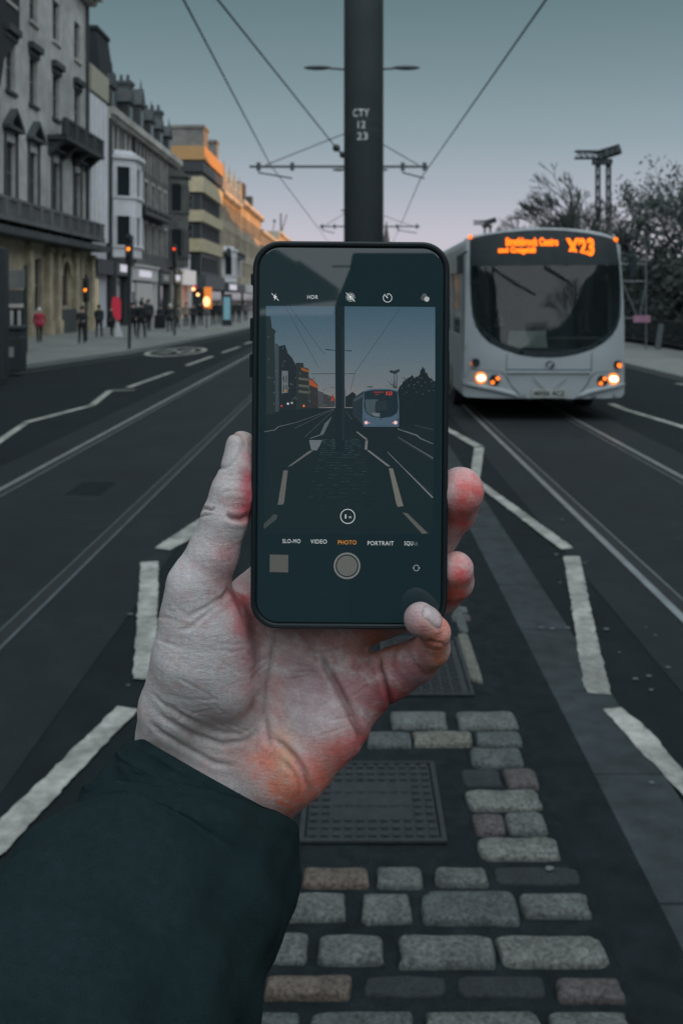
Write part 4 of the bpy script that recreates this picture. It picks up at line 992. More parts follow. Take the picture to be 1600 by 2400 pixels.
for y in (52.2, 54.4, 56.8, 59.1): mb.prism([(XF, y-.2, 9.997), (XF+.9, y-.2, 9.997), (XF, y-.2, 9.2)], (0, .4, 0))
addp(B1, mb, 'small_balcony', M_B1d)
mb = MB(); mb.tube([(XF+.12, 59.3, .3), (XF+.12, 59.3, 18.8)], .09); addp(B1, mb, 'drainpipe', M_dk)
# ground floor of golden stone with pilasters and an arched opening
mb = MB(); Xg = XF+.25; z1 = 4.6
gh = [(y-.7, y+.7, 1.3, 3.85) for y in (49.4, 58.0)]; ah = (53.3, 54.9, 1.55, 3.9)
wall_holes(mb, 24.5, 59.7, .12, z1, gh+[ah, (32, 36, .3, 3.3), (38, 41.5, .3, 3.3)], Xg, depth=.24)
mb.quad([(Xg, 24.5, .12), (XF, 24.5, .12), (XF, 24.5, z1), (Xg, 24.5, z1)]); mb.quad([(Xg, 59.7, .12), (XF, 59.7, .12), (XF, 59.7, z1), (Xg, 59.7, z1)]); mb.quad([(Xg, 24.5, z1), (Xg, 59.7, z1), (XF, 59.7, z1), (XF, 24.5, z1)])
for y in (30, 37, 43.6, 47.9, 50.9, 52.4, 55.8, 56.9, 59.2):
    mb.box(Xg+.002, Xg+.26, y-.30, y+.30, .8, 4.2); mb.box(Xg+.002, Xg+.34, y-.38, y+.38, .12, .797); mb.box(Xg+.002, Xg+.34, y-.36, y+.36, 4.203, 4.42)
for k in range(14):      # arch ring
    a0, a1 = math.pi*k/14, math.pi*(k+1)/14; r0, r1 = .8, 1.12; cy_, cz_ = 54.1, 3.12
    mb.prism([(Xg+.003, cy_+r0*math.cos(a0), cz_+r0*math.sin(a0)), (Xg+.003, cy_+r1*math.cos(a0), cz_+r1*math.sin(a0)), (Xg+.003, cy_+r1*math.cos(a1), cz_+r1*math.sin(a1)), (Xg+.003, cy_+r0*math.cos(a1), cz_+r0*math.sin(a1))], (.16, 0, 0))
addp(B1, mb, 'ground_floor', M_gold)
for y in (49.4, 58.0):
    w = window(B1, y-.7, y+.7, 1.3, 3.85, Xg, bars=(0, 1)); w.location = -B1.location
for a, b2 in ((32, 36), (38, 41.5)):
    w = window(B1, a, b2, .3, 3.3, Xg, bars=(2, 1)); w.location = -B1.location
mb = MB(); pts = [(Xg-.18, 53.3, 1.55), (Xg-.18, 54.9, 1.55)]+[(Xg-.18, 54.1+.8*math.cos(math.pi*k/16), 3.12+.8*math.sin(math.pi*k/16)) for k in range(17)]
mb.prism(pts, (.05, 0, 0)); addp(B1, mb, 'arched_window', M_pane)
mb = MB(); mb.box(Xg-.2, Xg+.3, 52.8, 55.4, .12, 1.35); addp(B1, mb, 'stone_apron', M_B1d)
mb = MB(); mb.box(Xg+.0, Xg+1.1, 24.6, 59.5, 4.603, 4.92); addp(B1, mb, 'entablature', M_B1d)
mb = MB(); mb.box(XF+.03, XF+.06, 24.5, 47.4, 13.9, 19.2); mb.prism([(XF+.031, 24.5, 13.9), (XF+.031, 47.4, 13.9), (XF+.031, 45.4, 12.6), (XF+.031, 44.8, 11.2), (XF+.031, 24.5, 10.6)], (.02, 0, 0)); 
addp(B1, mb, 'dark_facing', stone('facing_black', (.014, .02, .022)))  # near-black facing over the upper near end of the wall
# 2: narrow block faced with white vertical panels
B2 = building('panelled_building', 'narrow modern building faced with white vertical panels, beside the tall pale one', fy(207)+.05, fy(250)-.05, 15.8, M_B2, [], cornice=0)
mb = MB()
for k in range(5): y = fy(207)+.25+k*1.0; mb.box(XF+.003, XF+.10, y, y+.78, 5.4, 14.0)
addp(B2, mb, 'fin_panels', M_white)
mb = MB(); mb.box(XF+.003, XF+.16, fy(207)+.1, fy(250)-.1, 14.2, 15.7); addp(B2, mb, 'top_band', mat('olive_concrete', (.34, .34, .26), var=.15))
mb = MB(); mb.box(XF-6, XF-2, fy(207)+.6, fy(250)-.6, 15.8, 17.0); addp(B2, mb, 'roof_plant_room', M_dk)
mb = MB(); mb.box(XF+.01, XF+.5, fy(207)+.2, fy(250)-.2, 3.4, 4.3); addp(B2, mb, 'shop_fascia', M_dk)
mb = MB(); mb.box(XF+.02, XF+.1, fy(207)+.7, fy(207)+2.0, .75, 3.1); addp(B2, mb, 'shop_window', M_lit2)
# 3: sooty Victorian block with a mansard roof
y0, y1 = fy(250), fy(415); Z = lambda u, v: fz(u, v)
cols3 = [66.6, 70.2, 73.6, 76.4, 79.0, 81.6, 84.2]
fl = [(11.3, 13.2, [(c-.48, c+.48) for c in cols3+[88.0]], dict(surround=M_trim)), (8.5, 10.6, [(c-.55, c+.55) for c in cols3[2:]], dict(surround=M_trim)), (5.3, 7.5, [(c-.55, c+.55) for c in cols3[2:]], dict(surround=M_trim, blind=.5, bp=.4))]
B3 = building('victorian_building', 'sooty Victorian building with a steep slate roof, dormers and a white two storey bay window', y0, y1, 13.9, M_B3, fl, cornice=.5)
mb = MB(); mb.prism([(XF-.2, y0, 14.03), (XF-1.7, y0, 17.2), (XF-9, y0, 17.2), (XF-12, y0, 14.03)], (0, y1-y0, 0)); addp(B3, mb, 'mansard_roof', M_slate)
mb = MB(); mb.box(XF-.25, XF-.02, y0+.3, y1-.3, 13.25, 13.5); addp(B3, mb, 'gutter_band', M_trim)
mb = MB()
for yc in (65.6,):
    mb.prism([(XF-.1, yc-1.6, 14.03), (XF-.1, yc+2.6, 14.03), (XF-.7, yc+2.1, 18.9), (XF-.7, yc-1.1, 18.9)], (-4, 0, 0)); mb.box(XF-4.4, XF-.6, yc-1.2, yc+2.2, 18.9, 19.15)
addp(B3, mb, 'steep_pavilion_roof', M_slate)
for k, yc in enumerate((66.1, 71.5, 75.2, 79.0, 82.8, 86.6)):
    mb = MB(); hh = 2.5 if k != 2 else 3.3
    mb.box(XF-1.6, XF-.05, yc-.75, yc+.75, 14.03, 14.03+hh*.6)
    mb.prism([(XF-1.7, yc-.95, 14.035+hh*.6), (XF-1.7, yc+.95, 14.035+hh*.6), (XF-1.7, yc, 14.03+hh)], (1.8, 0, 0)); mb.tube([(XF-.1, yc, 14.0+hh), (XF-.1, yc, 14.7+hh)], [.09, .02], n=6)
    d = addp(B3, mb, 'dormer', M_B1d)
    p = MB(); p.box(XF-.052, XF-.02, yc-.42, yc+.42, 14.2, 14.0+hh*.52); p.build('pane', M_pane, d)
for yc in (69.3, 77.2, 89.2):
    mb = MB(); mb.box(XF-3.2, XF-1.2, yc-.55, yc+.55, 14.03, 18.0); mb.box(XF-3.3, XF-1.1, yc-.65, yc+.65, 18.003, 18.25)
    for j in range(4): mb.tube([(XF-3+j*.5, yc, 18.25), (XF-3+j*.5, yc, 18.8)], [.14, .11], n=8)
    addp(B3, mb, 'chimney', M_B1d)
def bay(b_, yc, z0, z1, m, hw=1.9, dp=1.25, tiers=2, wn=M_frame):
    mb = MB(); n0 = [(XF, yc-hw), (XF+dp, yc-hw*.55), (XF+dp, yc+hw*.55), (XF, yc+hw)]
    th = (z1-z0)/tiers
    for k in range(tiers):
        za, zb = z0+k*th, z0+(k+1)*th
        mb.prism([(x, y, za) for x, y in n0], (0, 0, th*.20)); mb.prism([(x+(.0 if i in (0, 3) else .14), y+(-.1 if i < 2 else .1), za+th*.20) for i, (x, y) in enumerate(n0)], (0, 0, .14))
        mb.prism([(x, y, zb-th*.16) for x, y in n0], (0, 0, th*.16-.002))
        for (xa, ya), (xb, yb) in zip(n0[:-1], n0[1:]):     # piers
            for t_ in (.0, .14, .86, 1.0):
                x = xa+(xb-xa)*t_; y = ya+(yb-ya)*t_; mb.box(x-.13, x+.05, y-.12, y+.12, za+th*.2+.14, zb-th*.16-.003)
    mb.prism([(x+(.0 if i in (0, 3) else .22), y+(-.2 if i < 2 else .2), z1) for i, (x, y) in enumerate(n0)], (0, 0, .25)); mb.prism([(x-(.0 if i in (0, 3) else .3), y+(.3 if i < 2 else -.3), z1+.252) for i, (x, y) in enumerate(n0)], (0, 0, .35))
    o = addp(b_, mb, 'bay_window', m)
    p = MB(); p.prism([(x-.16, y, z0+.1) for x, y in n0], (0, 0, z1-z0-.15)); p.build('pane', M_pane, o)
bay(B3, 67.9, 4.6, 11.0, M_white)
bay(B3, 87.6, 4.6, 12.2, M_B3, hw=1.7)
mb = MB(); balustrade(mb, XF, XF+.8, 72.5, 83.0, 7.95, 8.6, 30); addp(B3, mb, 'iron_balcony', M_dk)
mb = MB(); mb.tube([(XF+.14, 71.9, .3), (XF+.14, 71.9, 13.3)], .11); mb.tube([(XF+.14, y0+.2, .3), (XF+.14, y0+.2, 15)], .16); addp(B3, mb, 'drainpipe', M_dk)
for (ya, yb, mf, ms, zz) in ((64.7, 68.6, M_shop, M_signw, 3.4), (69.2, 78.4, M_shopw, M_signw, 3.2), (79.4, 84.0, M_shop, M_B1, 3.1), (84.8, 89.6, M_gold, M_signw, 3.2)):
    mb = MB(); mb.box(XF+.01, XF+.55, ya, yb, zz, zz+.95); mb.box(XF+.01, XF+.7, ya, yb, zz+.953, zz+1.1)
    for y in (ya+.15, yb-.15): mb.box(XF+.01, XF+.5, y-.14, y+.14, .12, zz-.003)
    f = addp(B3, mb, 'shop_front', mf)
    s_ = MB(); s_.box(XF+.553, XF+.6, ya+(yb-ya)*.25, ya+(yb-ya)*.7, zz+.25, zz+.72); s_.build('sign_panel', ms, f)
    g_ = MB(); g_.box(XF+.02, XF+.2, ya+.3, yb-.3, .5, zz-.15); g_.build('shop_window', M_litc if mf is M_shopw else M_pane, f)
    if mf is M_shopw:
        k_ = MB(); random.seed(9)
        for j in range(9):
            y = ya+.6+j*.95; k_.box(XF+.21, XF+.32, y, y+random.uniform(.2, .6), .5, random.uniform(1.0, 2.6))
        k_.build('window_display', M_shop, f)
# 4: modern block with yellow brick bands
y0, y1 = fy(470), fy(515)
fl = [(11.0, 12.6, [(y0+.9+k*1.9, y0+2.3+k*1.9) for k in range(7)], dict(bars=(0, 1))), (8.0, 9.6, [(y0+.9+k*1.9, y0+2.3+k*1.9) for k in range(7)], dict(bars=(0, 1))), (4.7, 6.2, [(y0+.9+k*2.4, y0+2.6+k*2.4) for k in range(5)], dict(bars=(1, 0), blind=.6, bp=.5))]
B4 = building('banded_building', 'modern corner block with yellow brick bands between rows of windows', y0, y1, 16.0, M_dk, fl, cornice=0)
mb = MB()
for a, b2 in ((12.75, 14.3), (9.75, 10.9), (6.7, 8.0)):
    mb.box(XF-13.9, XF+.35, y0-.35, y1, a, b2)
addp(B4, mb, 'brick_bands', M_yel)
mb = MB(); mb.box(XF-8, XF+.45, y0-.45, y1-.2, 16.0, 17.4); addp(B4, mb, 'parapet', mat('ochre_panels', (.42, .25, .10), var=.1, stain=.12))
mb = MB(); mb.box(XF-8, XF+.3, y0-.3, y1, 14.8, 15.9); addp(B4, mb, 'recessed_storey', M_dk)
mb = MB(); mb.box(XF-3.3, XF+.1, y0+1.5, y0+4.6, 17.4, 19.5); mb.box(XF-3.5, XF+.2, y0+1.3, y0+4.8, 19.503, 19.8)
for j in range(7): mb.tube([(XF-3+j*.48, y0+3, 19.8), (XF-3+j*.48, y0+3, 20.1)], .13, n=6)
addp(B4, mb, 'chimney', M_grey)
mb = MB(); mb.box(XF-2.3, XF+.0, y0+12.0, y0+13.6, 17.0, 19.6); mb.box(XF-2.5, XF+.1, y0+11.8, y0+13.8, 19.603, 19.9); addp(B4, mb, 'chimney', M_grey)
for zz in (11.0, 8.0):
    w = window(B4, XF-1.8, XF-.8, zz, zz+1.5, y0-.25, axis='x'); w.location = -B4.location
mb = MB(); mb.box(XF-3, XF+.6, y0-.3, y1, 2.9, 4.3); addp(B4, mb, 'dark_fascia', M_shop)
mb = MB(); mb.box(XF-2.7, XF-1.0, y0-.34, y0-.301, 4.6, 6.4); addp(B4, mb, 'pale_corner_panel', M_white)
mb = MB(); mb.box(XF+.02, XF+.25, y0+1, y1-1, .4, 2.7); addp(B4, mb, 'shop_window', M_pane)
# corner shop with a bright fascia and an orange doorway, between blocks 3 and 4
sh = empty('corner_shop', (XF+.3, 92.6, .12), 'small corner shop with a bright white fascia and an orange lit doorway', 'shop')
mb = MB(); wall_holes(mb, 90.2, 96.5, .12, 4.6, [(91.3, 94.2, .3, 3.1)], XF+.3, depth=.5); mb.box(XF-3, XF-.5, 90.2, 96.5, .12, 4.6); mb.box(XF-.5, XF+.3, 90.2, 90.3, .12, 4.6); mb.box(XF-.5, XF+.3, 96.4, 96.5, .12, 4.6); mb.box(XF-.5, XF+.3, 90.31, 96.39, 4.5, 4.6); addp(sh, mb, 'wall', M_shopw)
mb = MB(); mb.box(XF+.31, XF+.7, 90.3, 96.4, 3.2, 4.5); addp(sh, mb, 'fascia', emat('fascia_lit_white', (.62, .60, .60), .72))
mb = MB(); mb.box(XF-.3, XF-.1, 92.9, 93.9, .3, 3.0); addp(sh, mb, 'doorway', M_litw)
mb = MB(); mb.ball((XF+.9, 93.9, 2.9), .28); addp(sh, mb, 'round_sign', M_red); mb = MB(); mb.ball((XF+1.0, 95.5, 2.3), .15); addp(sh, mb, 'lamp', M_litwh)
# 5: ornate gabled block catching the sun
y0, y1 = fy(517), fy(561)
fl = [(11.5, 13.6, [(y0+1.3+k*3.2, y0+2.5+k*3.2) for k in range(7)], dict(surround=M_buff)), (8.0, 10.3, [(y0+1.3+k*3.2, y0+2.5+k*3.2) for k in range(7)], dict(surround=M_buff)), (4.8, 7.0, [(y0+1.3+k*3.2, y0+2.5+k*3.2) for k in range(7)], dict(surround=M_white))]
B5 = building('gabled_building', 'ornate stone building whose gables and upper storey glow orange in the sun', y0, y1, 14.6, M_buff, fl, cornice=.5)
for k, yc in enumerate((y0+3, y0+8.5, y0+14, y0+19.5)):
    mb = MB(); s_ = 2.0 if k != 0 else 2.4; zb = 14.75
    mb.prism([(XF-.3, yc-s_, zb), (XF-.3, yc+s_, zb), (XF-.3, yc+s_*.75, zb+1.3), (XF-.3, yc+s_*.4, zb+1.5), (XF-.3, yc+s_*.25, zb+2.4), (XF-.3, yc, zb+2.9), (XF-.3, yc-s_*.25, zb+2.4), (XF-.3, yc-s_*.4, zb+1.5), (XF-.3, yc-s_*.75, zb+1.3)], (.5, 0, 0)); mb.tube([(XF, yc, zb+2.9), (XF, yc, zb+3.8)], [.12, .03], n=6)
    g_ = addp(B5, mb, 'gable', M_buff); p = MB(); p.box(XF+.203, XF+.22, yc-.45, yc+.45, zb+.2, zb+1.3); p.build('pane', M_pane, g_)
mb = MB(); mb.prism([(XF-.4, y0, 14.75), (XF-2.8, y0, 17.4), (XF-9, y0, 17.4), (XF-12, y0, 14.75)], (0, y1-y0, 0)); addp(B5, mb, 'roof', M_slate)
bay(B5, y0+4.5, 3.9, 7.6, M_white, hw=2.4, tiers=1)
mb = MB(); balustrade(mb, XF, XF+.9, y0+.5, y1-.5, 7.1, 7.9, 40); addp(B5, mb, 'balcony', M_dk)
mb = MB(); mb.box(XF+.01, XF+.8, y0+.3, y1-.3, 2.8, 3.8); addp(B5, mb, 'shop_fascia', M_shop); mb = MB(); mb.box(XF+.803, XF+.85, y0+2, y0+9, 3.0, 3.65); addp(B5, mb, 'sign_panel', M_signw)
mb = MB(); mb.box(XF+.02, XF+.3, y0+1, y1-1, .4, 2.7); addp(B5, mb, 'shop_window', M_pane)
# 6: golden block, 7: long low continuation
y0, y1 = fy(563), fy(612)
fl = [(z, z+1.9, [(y0+1.6+k*3.4, y0+3.1+k*3.4) for k in range(9)], dict(surround=M_buff)) for z in (11.4, 8.2, 5.0)]
B6 = building('long_golden_building', 'pale building whose top floor shines golden, last one before the phone', y0, y1, 15.4, M_buff, fl, cornice=.6)
mb = MB(); mb.box(XF-3, XF+.1, y0-.1, y0+1.8, 15.52, 18.0); addp(B6, mb, 'chimney', M_grey); mb = MB(); mb.box(XF-3, XF-1, y0+14, y0+17, 15.52, 19.4); addp(B6, mb, 'roof_turret', M_B1d); mb = MB(); mb.box(XF-3, XF-1, y0+26, y0+28, 15.52, 18.6); addp(B6, mb, 'roof_turret', M_B1d)
mb = MB(); mb.box(XF+.01, XF+.8, y0+.3, y1-.3, 2.8, 3.9); addp(B6, mb, 'shop_fascia', M_shopw); mb = MB(); mb.box(XF+.02, XF+.3, y0+1, y1-1, .4, 2.7); addp(B6, mb, 'shop_window', M_pane)
y = fy(612)+.1
for k, (L, zt, m_) in enumerate(((40, 13.5, M_grey), (50, 16, M_buff), (60, 14.5, M_B3), (70, 15, M_grey))):
    fl = [(z, z+1.9, [(y+1.6+j*4.4, y+3.6+j*4.4) for j in range(int(L/4.6))], dict(bars=(0, 0))) for z in (9.2, 5.5)]
    building('far_building', ['grey stone building far down the left side of the street', 'tall buff building far down the left side', 'sooty building near the far end of the left side', 'last grey building closing the left side of the street'][k], y, y+L, zt, m_, fl, cornice=.4); y += L+.1
# the row carries on behind the photographer: it shows as the dark reflection in the phone's glass
y = 24.3
for k, (L, zt, m_) in enumerate(((22, 18.5, M_B3), (26, 15.5, M_B1), (34, 17.5, M_B3), (30, 14.5, M_grey), (90, 13, M_B3), (110, 11.5, M_B3), (150, 12.5, M_B3), (700, 12.5, M_B3))):
    fl = [] if L > 80 else [(z, z+2.0, [(y-L+1.6+j*3.6, y-L+2.9+j*3.6) for j in range(int(L/3.8))], dict(bars=(0, 1))) for z in (12.0, 8.6, 5.2)]
    building('near_building', ['sooty stone building beside the photographer, reflected in the phone', 'grey stone building just behind the photographer on the left', 'second sooty building behind the photographer', 'fourth building behind the photographer, of grey stone', 'long low terrace far behind the photographer', 'lower long terrace farther behind the photographer', 'third long terrace behind the photographer', 'farthest terrace behind the photographer'][k], y-L, y-.1, zt, m_, fl, cornice=.5); y -= L
# unseen rock added to the right, ridge shaped to keep the low sun off the street; its edge sets how far down the sun reaches
prof = [(-900, 46), (-90, 46), (-40, 50), (0, 50), (40, 46), (70, 40), (92, 34), (108, 29.5), (116, 25.6), (128, 24.1), (137, 21.2), (160, 19.8), (185, 18.8), (206, 18.2)]
rs_ = random.Random(4); mb = MB(); XR = 74
rows = []
pts_ = []
for (ya, za), (yb, zb) in zip(prof[:-1], prof[1:]):
    for k in range(4): t_ = k/4; pts_.append((ya+(yb-ya)*t_, za+(zb-za)*t_))
pts_.append(prof[-1])
for yy, zz in pts_:
    rows.append([(XR-14+rs_.uniform(-1, 1), yy, 0), (XR-8+rs_.uniform(-2, 2), yy, zz*.55), (XR, yy, zz+rs_.uniform(-.5, .5)), (XR+14, yy, zz*.7), (XR+30, yy, 0)])
for r0, r1 in zip(rows[:-1], rows[1:]):
    for j in range(4): mb.quad([r0[j], r1[j], r1[j+1], r0[j+1]])
mb.quad(rows[0]); mb.quad(rows[-1])
tag(mb.build('sun_blocking_rock', mat('rock', (.06, .07, .06), var=.4, scale=.3, bump=.3, bscale=1.2)), kind='structure')
# far end of the street
mb = MB(); mb.box(-58, -34, 520, 560, 0, 33); mb.box(-62, -58, 522, 560, 0, 29); o = mb.build('distant_block', M_grey); tag(o, 'low grey block on the skyline just left of the phone', 'building')
mb = MB(); mb.box(13.6, 16.8, 472, 475.2, 0, 27)
mb.tube([(15.2, 473.6, 27.002), (15.2, 473.6, 38)], [1.8, .1], n=8)
for dx in (-1.3, 1.3): mb.tube([(15.2+dx, 473.6, 27.002), (15.2+dx, 473.6, 30.5)], [.35, .05], n=5)
o = mb.build('church_spire', M_B1d); tag(o, 'thin dark spire beside the tram pole on the horizon', 'spire')
# thin crane on the skyline
mb = MB(); mb.tube([(-34, 480, 10), (-34, 480, 42)], .45, n=5); mb.tube([(-36.5, 480, 24), (-31.2, 480, 41.5)], .3, n=5); mb.tube([(-40, 480, 22), (-37, 480, 38)], .25, n=5); mb.ball((-37, 480, 38.5), .8, 6, 4); o = mb.build('crane', M_grey); tag(o, 'thin crane mast on the skyline above the phone', 'crane')
# ---------------------------------------------------------------- tram poles, wires, lamps
M_pole = mat('pole_paint', (.080, .098, .106), rough=.5, var=.12, scale=3, bump=.0008, bscale=220, spec=.4)
M_wire = mat('wire', (.03, .04, .045), rough=.6)
def lamp_arms(t_, z, lens=1.9, drop=.05):
    for sg in (-1, 1):
        mb = MB(); mb.tube([(sg*.1, 0, z), (sg*lens*.58, 0, z+.08)], .045, n=6); mb.build('lamp_arm', M_pole, t_)
        mb = MB(); mb.ball((sg*lens*.79, 0, z+.10), (lens*.25, .17, .085), 14, 8); mb.build('lamp_head', M_pole, t_, smooth=True)
def arms(t_, z, xl, xr, n=3):
    mb = MB(); mb.tube([(xl, 0, z), (-.1, 0, z)], .05, n=6); mb.build('bracket_arm', M_pole, t_)
    mb = MB(); mb.tube([(.1, 0, z), (xr, 0, z)], .05, n=6); mb.build('bracket_arm', M_pole, t_)
    for xa, xb, xe in ((xl*.92, xl*.62, xl*.60), (xr*.62, xr*.95, xr*.92)):
        mb = MB(); mb.tube([(xa, -.02, z-.05), (xa, -.02, z-.22), (xb, -.02, z-.42)], .03, n=5)
        for x in (xa, xb): mb.tube([(x, 0, z-.14), (x, 0, z+.14)], .08, n=6)
        mb.build('registration_arm', M_pole, t_)
pole = empty('tram_pole', (.095, 9.5, 0), 'thick dark tram pole rising straight behind the phone, lettered CTY 12 23', 'tram pole')
mb = MB(); mb.tube([(0, 0, 0), (0, 0, 14)], [.186, .176], n=48); mb.build('shaft', M_pole, pole, smooth=True)
for zz in (3.437, 3.54): mb = MB(); mb.tube([(0, 0, zz), (0, 0, zz+.004)], .1846, n=48); mb.build('band', M_pole, pole)
mb = MB(); mb.tube([(0, 0, 0), (0, 0, .25), (0, 0, .28)], [.25, .25, .19], n=32); mb.build('base_collar', M_pole, pole)
M_stencil = mat('stencil_white', (.55, .60, .62), rough=.8, var=.35, scale=60)
def wrap(o, rad, yc=0.0):   # bend flat lettering round the pole
    for v in o.data.vertices:
        a = v.co.x/rad; x = rad*math.sin(a); d = rad*(1-math.cos(a)); v.co = Vector((x, v.co.y, -d))
for s_, px_, py_, hh, wd in (('CTY', 845.5, 263, .068, 40), ('12', 847, 291, .064, 19), ('23', 848.5, 318, .066, 26)):
    o = text(s_, hh/.7, M_stencil, pole, res=6, space=1.05, bold=.0012)
    xs = [v.co.x for v in o.data.vertices]; ys = [v.co.y for v in o.data.vertices]; w = max(xs)-min(xs); k = wd*9.3/F/w
    sub = bmesh.new(); sub.from_mesh(o.data); bmesh.ops.triangulate(sub, faces=sub.faces); bmesh.ops.subdivide_edges(sub, edges=[e_ for e_ in sub.edges if e_.calc_length() > .012], cuts=2); sub.to_mesh(o.data); sub.free()
    for v in o.data.vertices: v.co.x = (v.co.x-(max(xs)+min(xs))/2)*k+((px_-CX)*9.32/F-.095); v.co.y -= (max(ys)+min(ys))/2
    wrap(o, .1845); o.location = (0, -.1848, H+(CY-py_)*9.32/F)
PO = [(.30, 36.5, 10.05, 6.62, -4.0, 2.35), (.42, 65, 10.0, 6.5, -2.6, 3.8), (.55, 96, 10.1, 6.5, -3.2, 3.8), (.7, 128, 10.1, 6.5, -3.2, 3.8), (.8, 160, 10.1, 6.5, -3.2, 3.8)]
for i, (x, Y, zl, za, xl, xr) in enumerate(PO):
    lb = ['slim tram pole behind the thick lettered one, two lamps on top, bracket arms below', 'third tram pole down the street, its lamps showing beside the thick pole', 'fourth tram pole, one small lamp showing left of the thick pole', 'fifth tram pole far down the street', 'farthest tram pole, almost hidden by the thick pole'][i]
    t_ = empty('tram_pole', (x, Y, 0), lb, 'tram pole', 'tram poles along the central island')
    mb = MB(); mb.tube([(0, 0, 0), (0, 0, zl+.3)], [.15, .11], n=12); mb.build('shaft', M_pole, t_, smooth=True)
    lamp_arms(t_, zl, 2.0 if i == 0 else 1.7); arms(t_, za, xl, xr)
    mb = MB(); mb.tube([(-.05, 0, za+1.4), (xl*.86, 0, za+.05)], .018, n=4); mb.tube([(.05, 0, za+1.2), (xr*.86, 0, za+.05)], .018, n=4); mb.build('stay_wire', M_wire, t_)
def wire(pts, r, label, name='contact_wire'):
    mb = MB(); mb.tube(pts, r, n=5); o = mb.build(name, M_wire); tag(o, label, 'overhead wire')
def at(px, py, Y): return ((px-CX)*Y/F, Y, H+(CY-py)*Y/F)
wire([at(431-94, -180, 11), at(431, 0, 15.6), at(633, 385, 36.4), at(741, 528, 65), at(785, 590, 128)], .017, 'left contact wire, running from the top left edge down to the poles')
wire([at(512-90, -100, 14), at(512, 0, 18), at(787, 345, 34), at(806, 365, 36.4)], .02, 'second overhead wire from the top left, ending in insulators at the thick pole')
wire([at(1278+80, -115, 11), at(1278, 0, 14), at(1000, 397, 36.4), at(985, 418, 37.5), at(937, 531, 65), at(905, 600, 128)], .017, 'right contact wire, coming down from the top right')
mb = MB(); p = Vector(at(788, 346, 34.05)); mb.ball(p, .13, 10, 6); q_ = Vector(at(803, 362, 36.2)); mb.ball(q_, .12, 10, 6); mb.tube([p, q_], .035, n=6); tag(mb.build('wire_insulator', M_wire), 'pair of dark insulators on the wire left of the pole', 'insulator')

# ---------------------------------------------------------------- street furniture on the left pavement
M_post = mat('post_black', (.016, .025, .029), rough=.5, var=.15)
def signal(px, pyb, Y, zt, heads, label, r=.055, base=None):
    x = (px-CX)*Y/F; t_ = empty('traffic_light', (x, Y, .12), label, 'traffic light', 'traffic lights by the left kerb')
    mb = MB(); mb.tube([(0, 0, 0), (0, 0, zt-.1)], r, n=10); mb.build('post', M_post, t_)
    for (z, dx, lamp, w) in heads:
        h_ = MB(); h_.box(dx-w/2, dx+w/2, -.14, .14, z-.5, z+.5)
        for k in (-1, 0, 1): h_.tube([(dx, -.145, z+k*.31+.02), (dx, -.26, z+k*.31+.02)], .09, n=12, cap=False)
        hd = h_.build('signal_head', M_post, t_, bevel=.02)
        for k, m_ in zip((1, 0, -1), (M_reds, M_ambs, M_grns)):
            l_ = MB(); l_.ball((dx, -.15, z+k*.31), (.062, .04, .062), 12, 8); l_.build('lens', m_ if lamp == k else M_off, hd, smooth=True)
    return t_
M_ambs = emat('signal_amber', (1, .25, .02), 2.6)
M_off = glassy('lens_off', (.02, .025, .025), rough=.2); M_reds = emat('signal_red', (1, .07, .02), 2.0); M_grns = emat('signal_green', (.05, 1, .4), 3)
signal(303, 829, 36.5, 4.2, [(3.55, .0, 0, .24)], 'traffic light showing amber on a tall kerb post before the white bay window')
signal(409, 800, 50, 4.6, [(3.9, .0, 1, .22)], 'traffic light farther down the kerb, its small lamp in front of the dark bay')
signal(202, 790, 43, 2.9, [(2.15, .0, 0, .24)], 'low traffic light with an orange lamp by the arched window')
# litter bin with a dark post beside it
x, Y = -8.95, 24.2
t_ = empty('litter_bin', ((31-CX)*25.4/F, 25.4, .12), 'square dark litter bin near the kerb at the left edge', 'litter bin')
mb = MB(); mb.box(-.26, .26, -.25, .25, 0, .85); mb.build('body', M_post, t_, bevel=.03)
mb = MB(); mb.box(-.24, .24, -.23, .23, .852, 1.0); 
mb.build('opening', M_dk, t_); mb = MB(); mb.box(-.29, .29, -.28, .28, 1.002, 1.12); mb.build('lid', M_post, t_, bevel=.04)
mb = MB(); mb.box(-.10, .10, -.262, -.252, .35, .6); mb.build('badge', mat('badge', (.2, .22, .22)), t_)
mb = MB(); mb.box(-.17, .17, -.15, .15, 0, 2.9); o = mb.build('pillar', M_post, bevel=.02); o.location = ((-2-CX)*22.5/F, 22.5, .12); tag(o, 'dark square pillar cut by the left edge of the view', 'pillar')
# information kiosk / shelter panel in front of the golden ground floor
t_ = empty('bus_shelter', ((25-CX)*34/F, 34, .12), 'grey bus shelter panel with a pale strip, behind the litter bin', 'bus shelter')
mb = MB(); mb.box(-.55, .50, -.1, .1, 2.15, 2.75); mb.build('header_panel', M_grey, t_, bevel=.02)
mb = MB(); mb.box(-.52, .42, -.05, .05, 1.62, 2.08); mb.build('sign_panel', M_shop, t_); mb = MB(); mb.box(-.52, .42, -.07, -.052, 1.50, 1.60); mb.build('pale_strip', M_B1, t_)
mb = MB()
for x_ in (-.58, .50): mb.box(x_-.05, x_+.05, -.06, .06, 0, 2.9)
mb.build('frame', M_post, t_); mb = MB(); mb.box(-.52, .42, -.02, .02, .2, 1.48); mb.build('glass', M_pane, t_)
for x_ in (.0, .25): mb = MB(); mb.box(x_, x_+.1, -.06, -.03, .25, 1.4); mb.build('poster_strip', M_B1, t_)
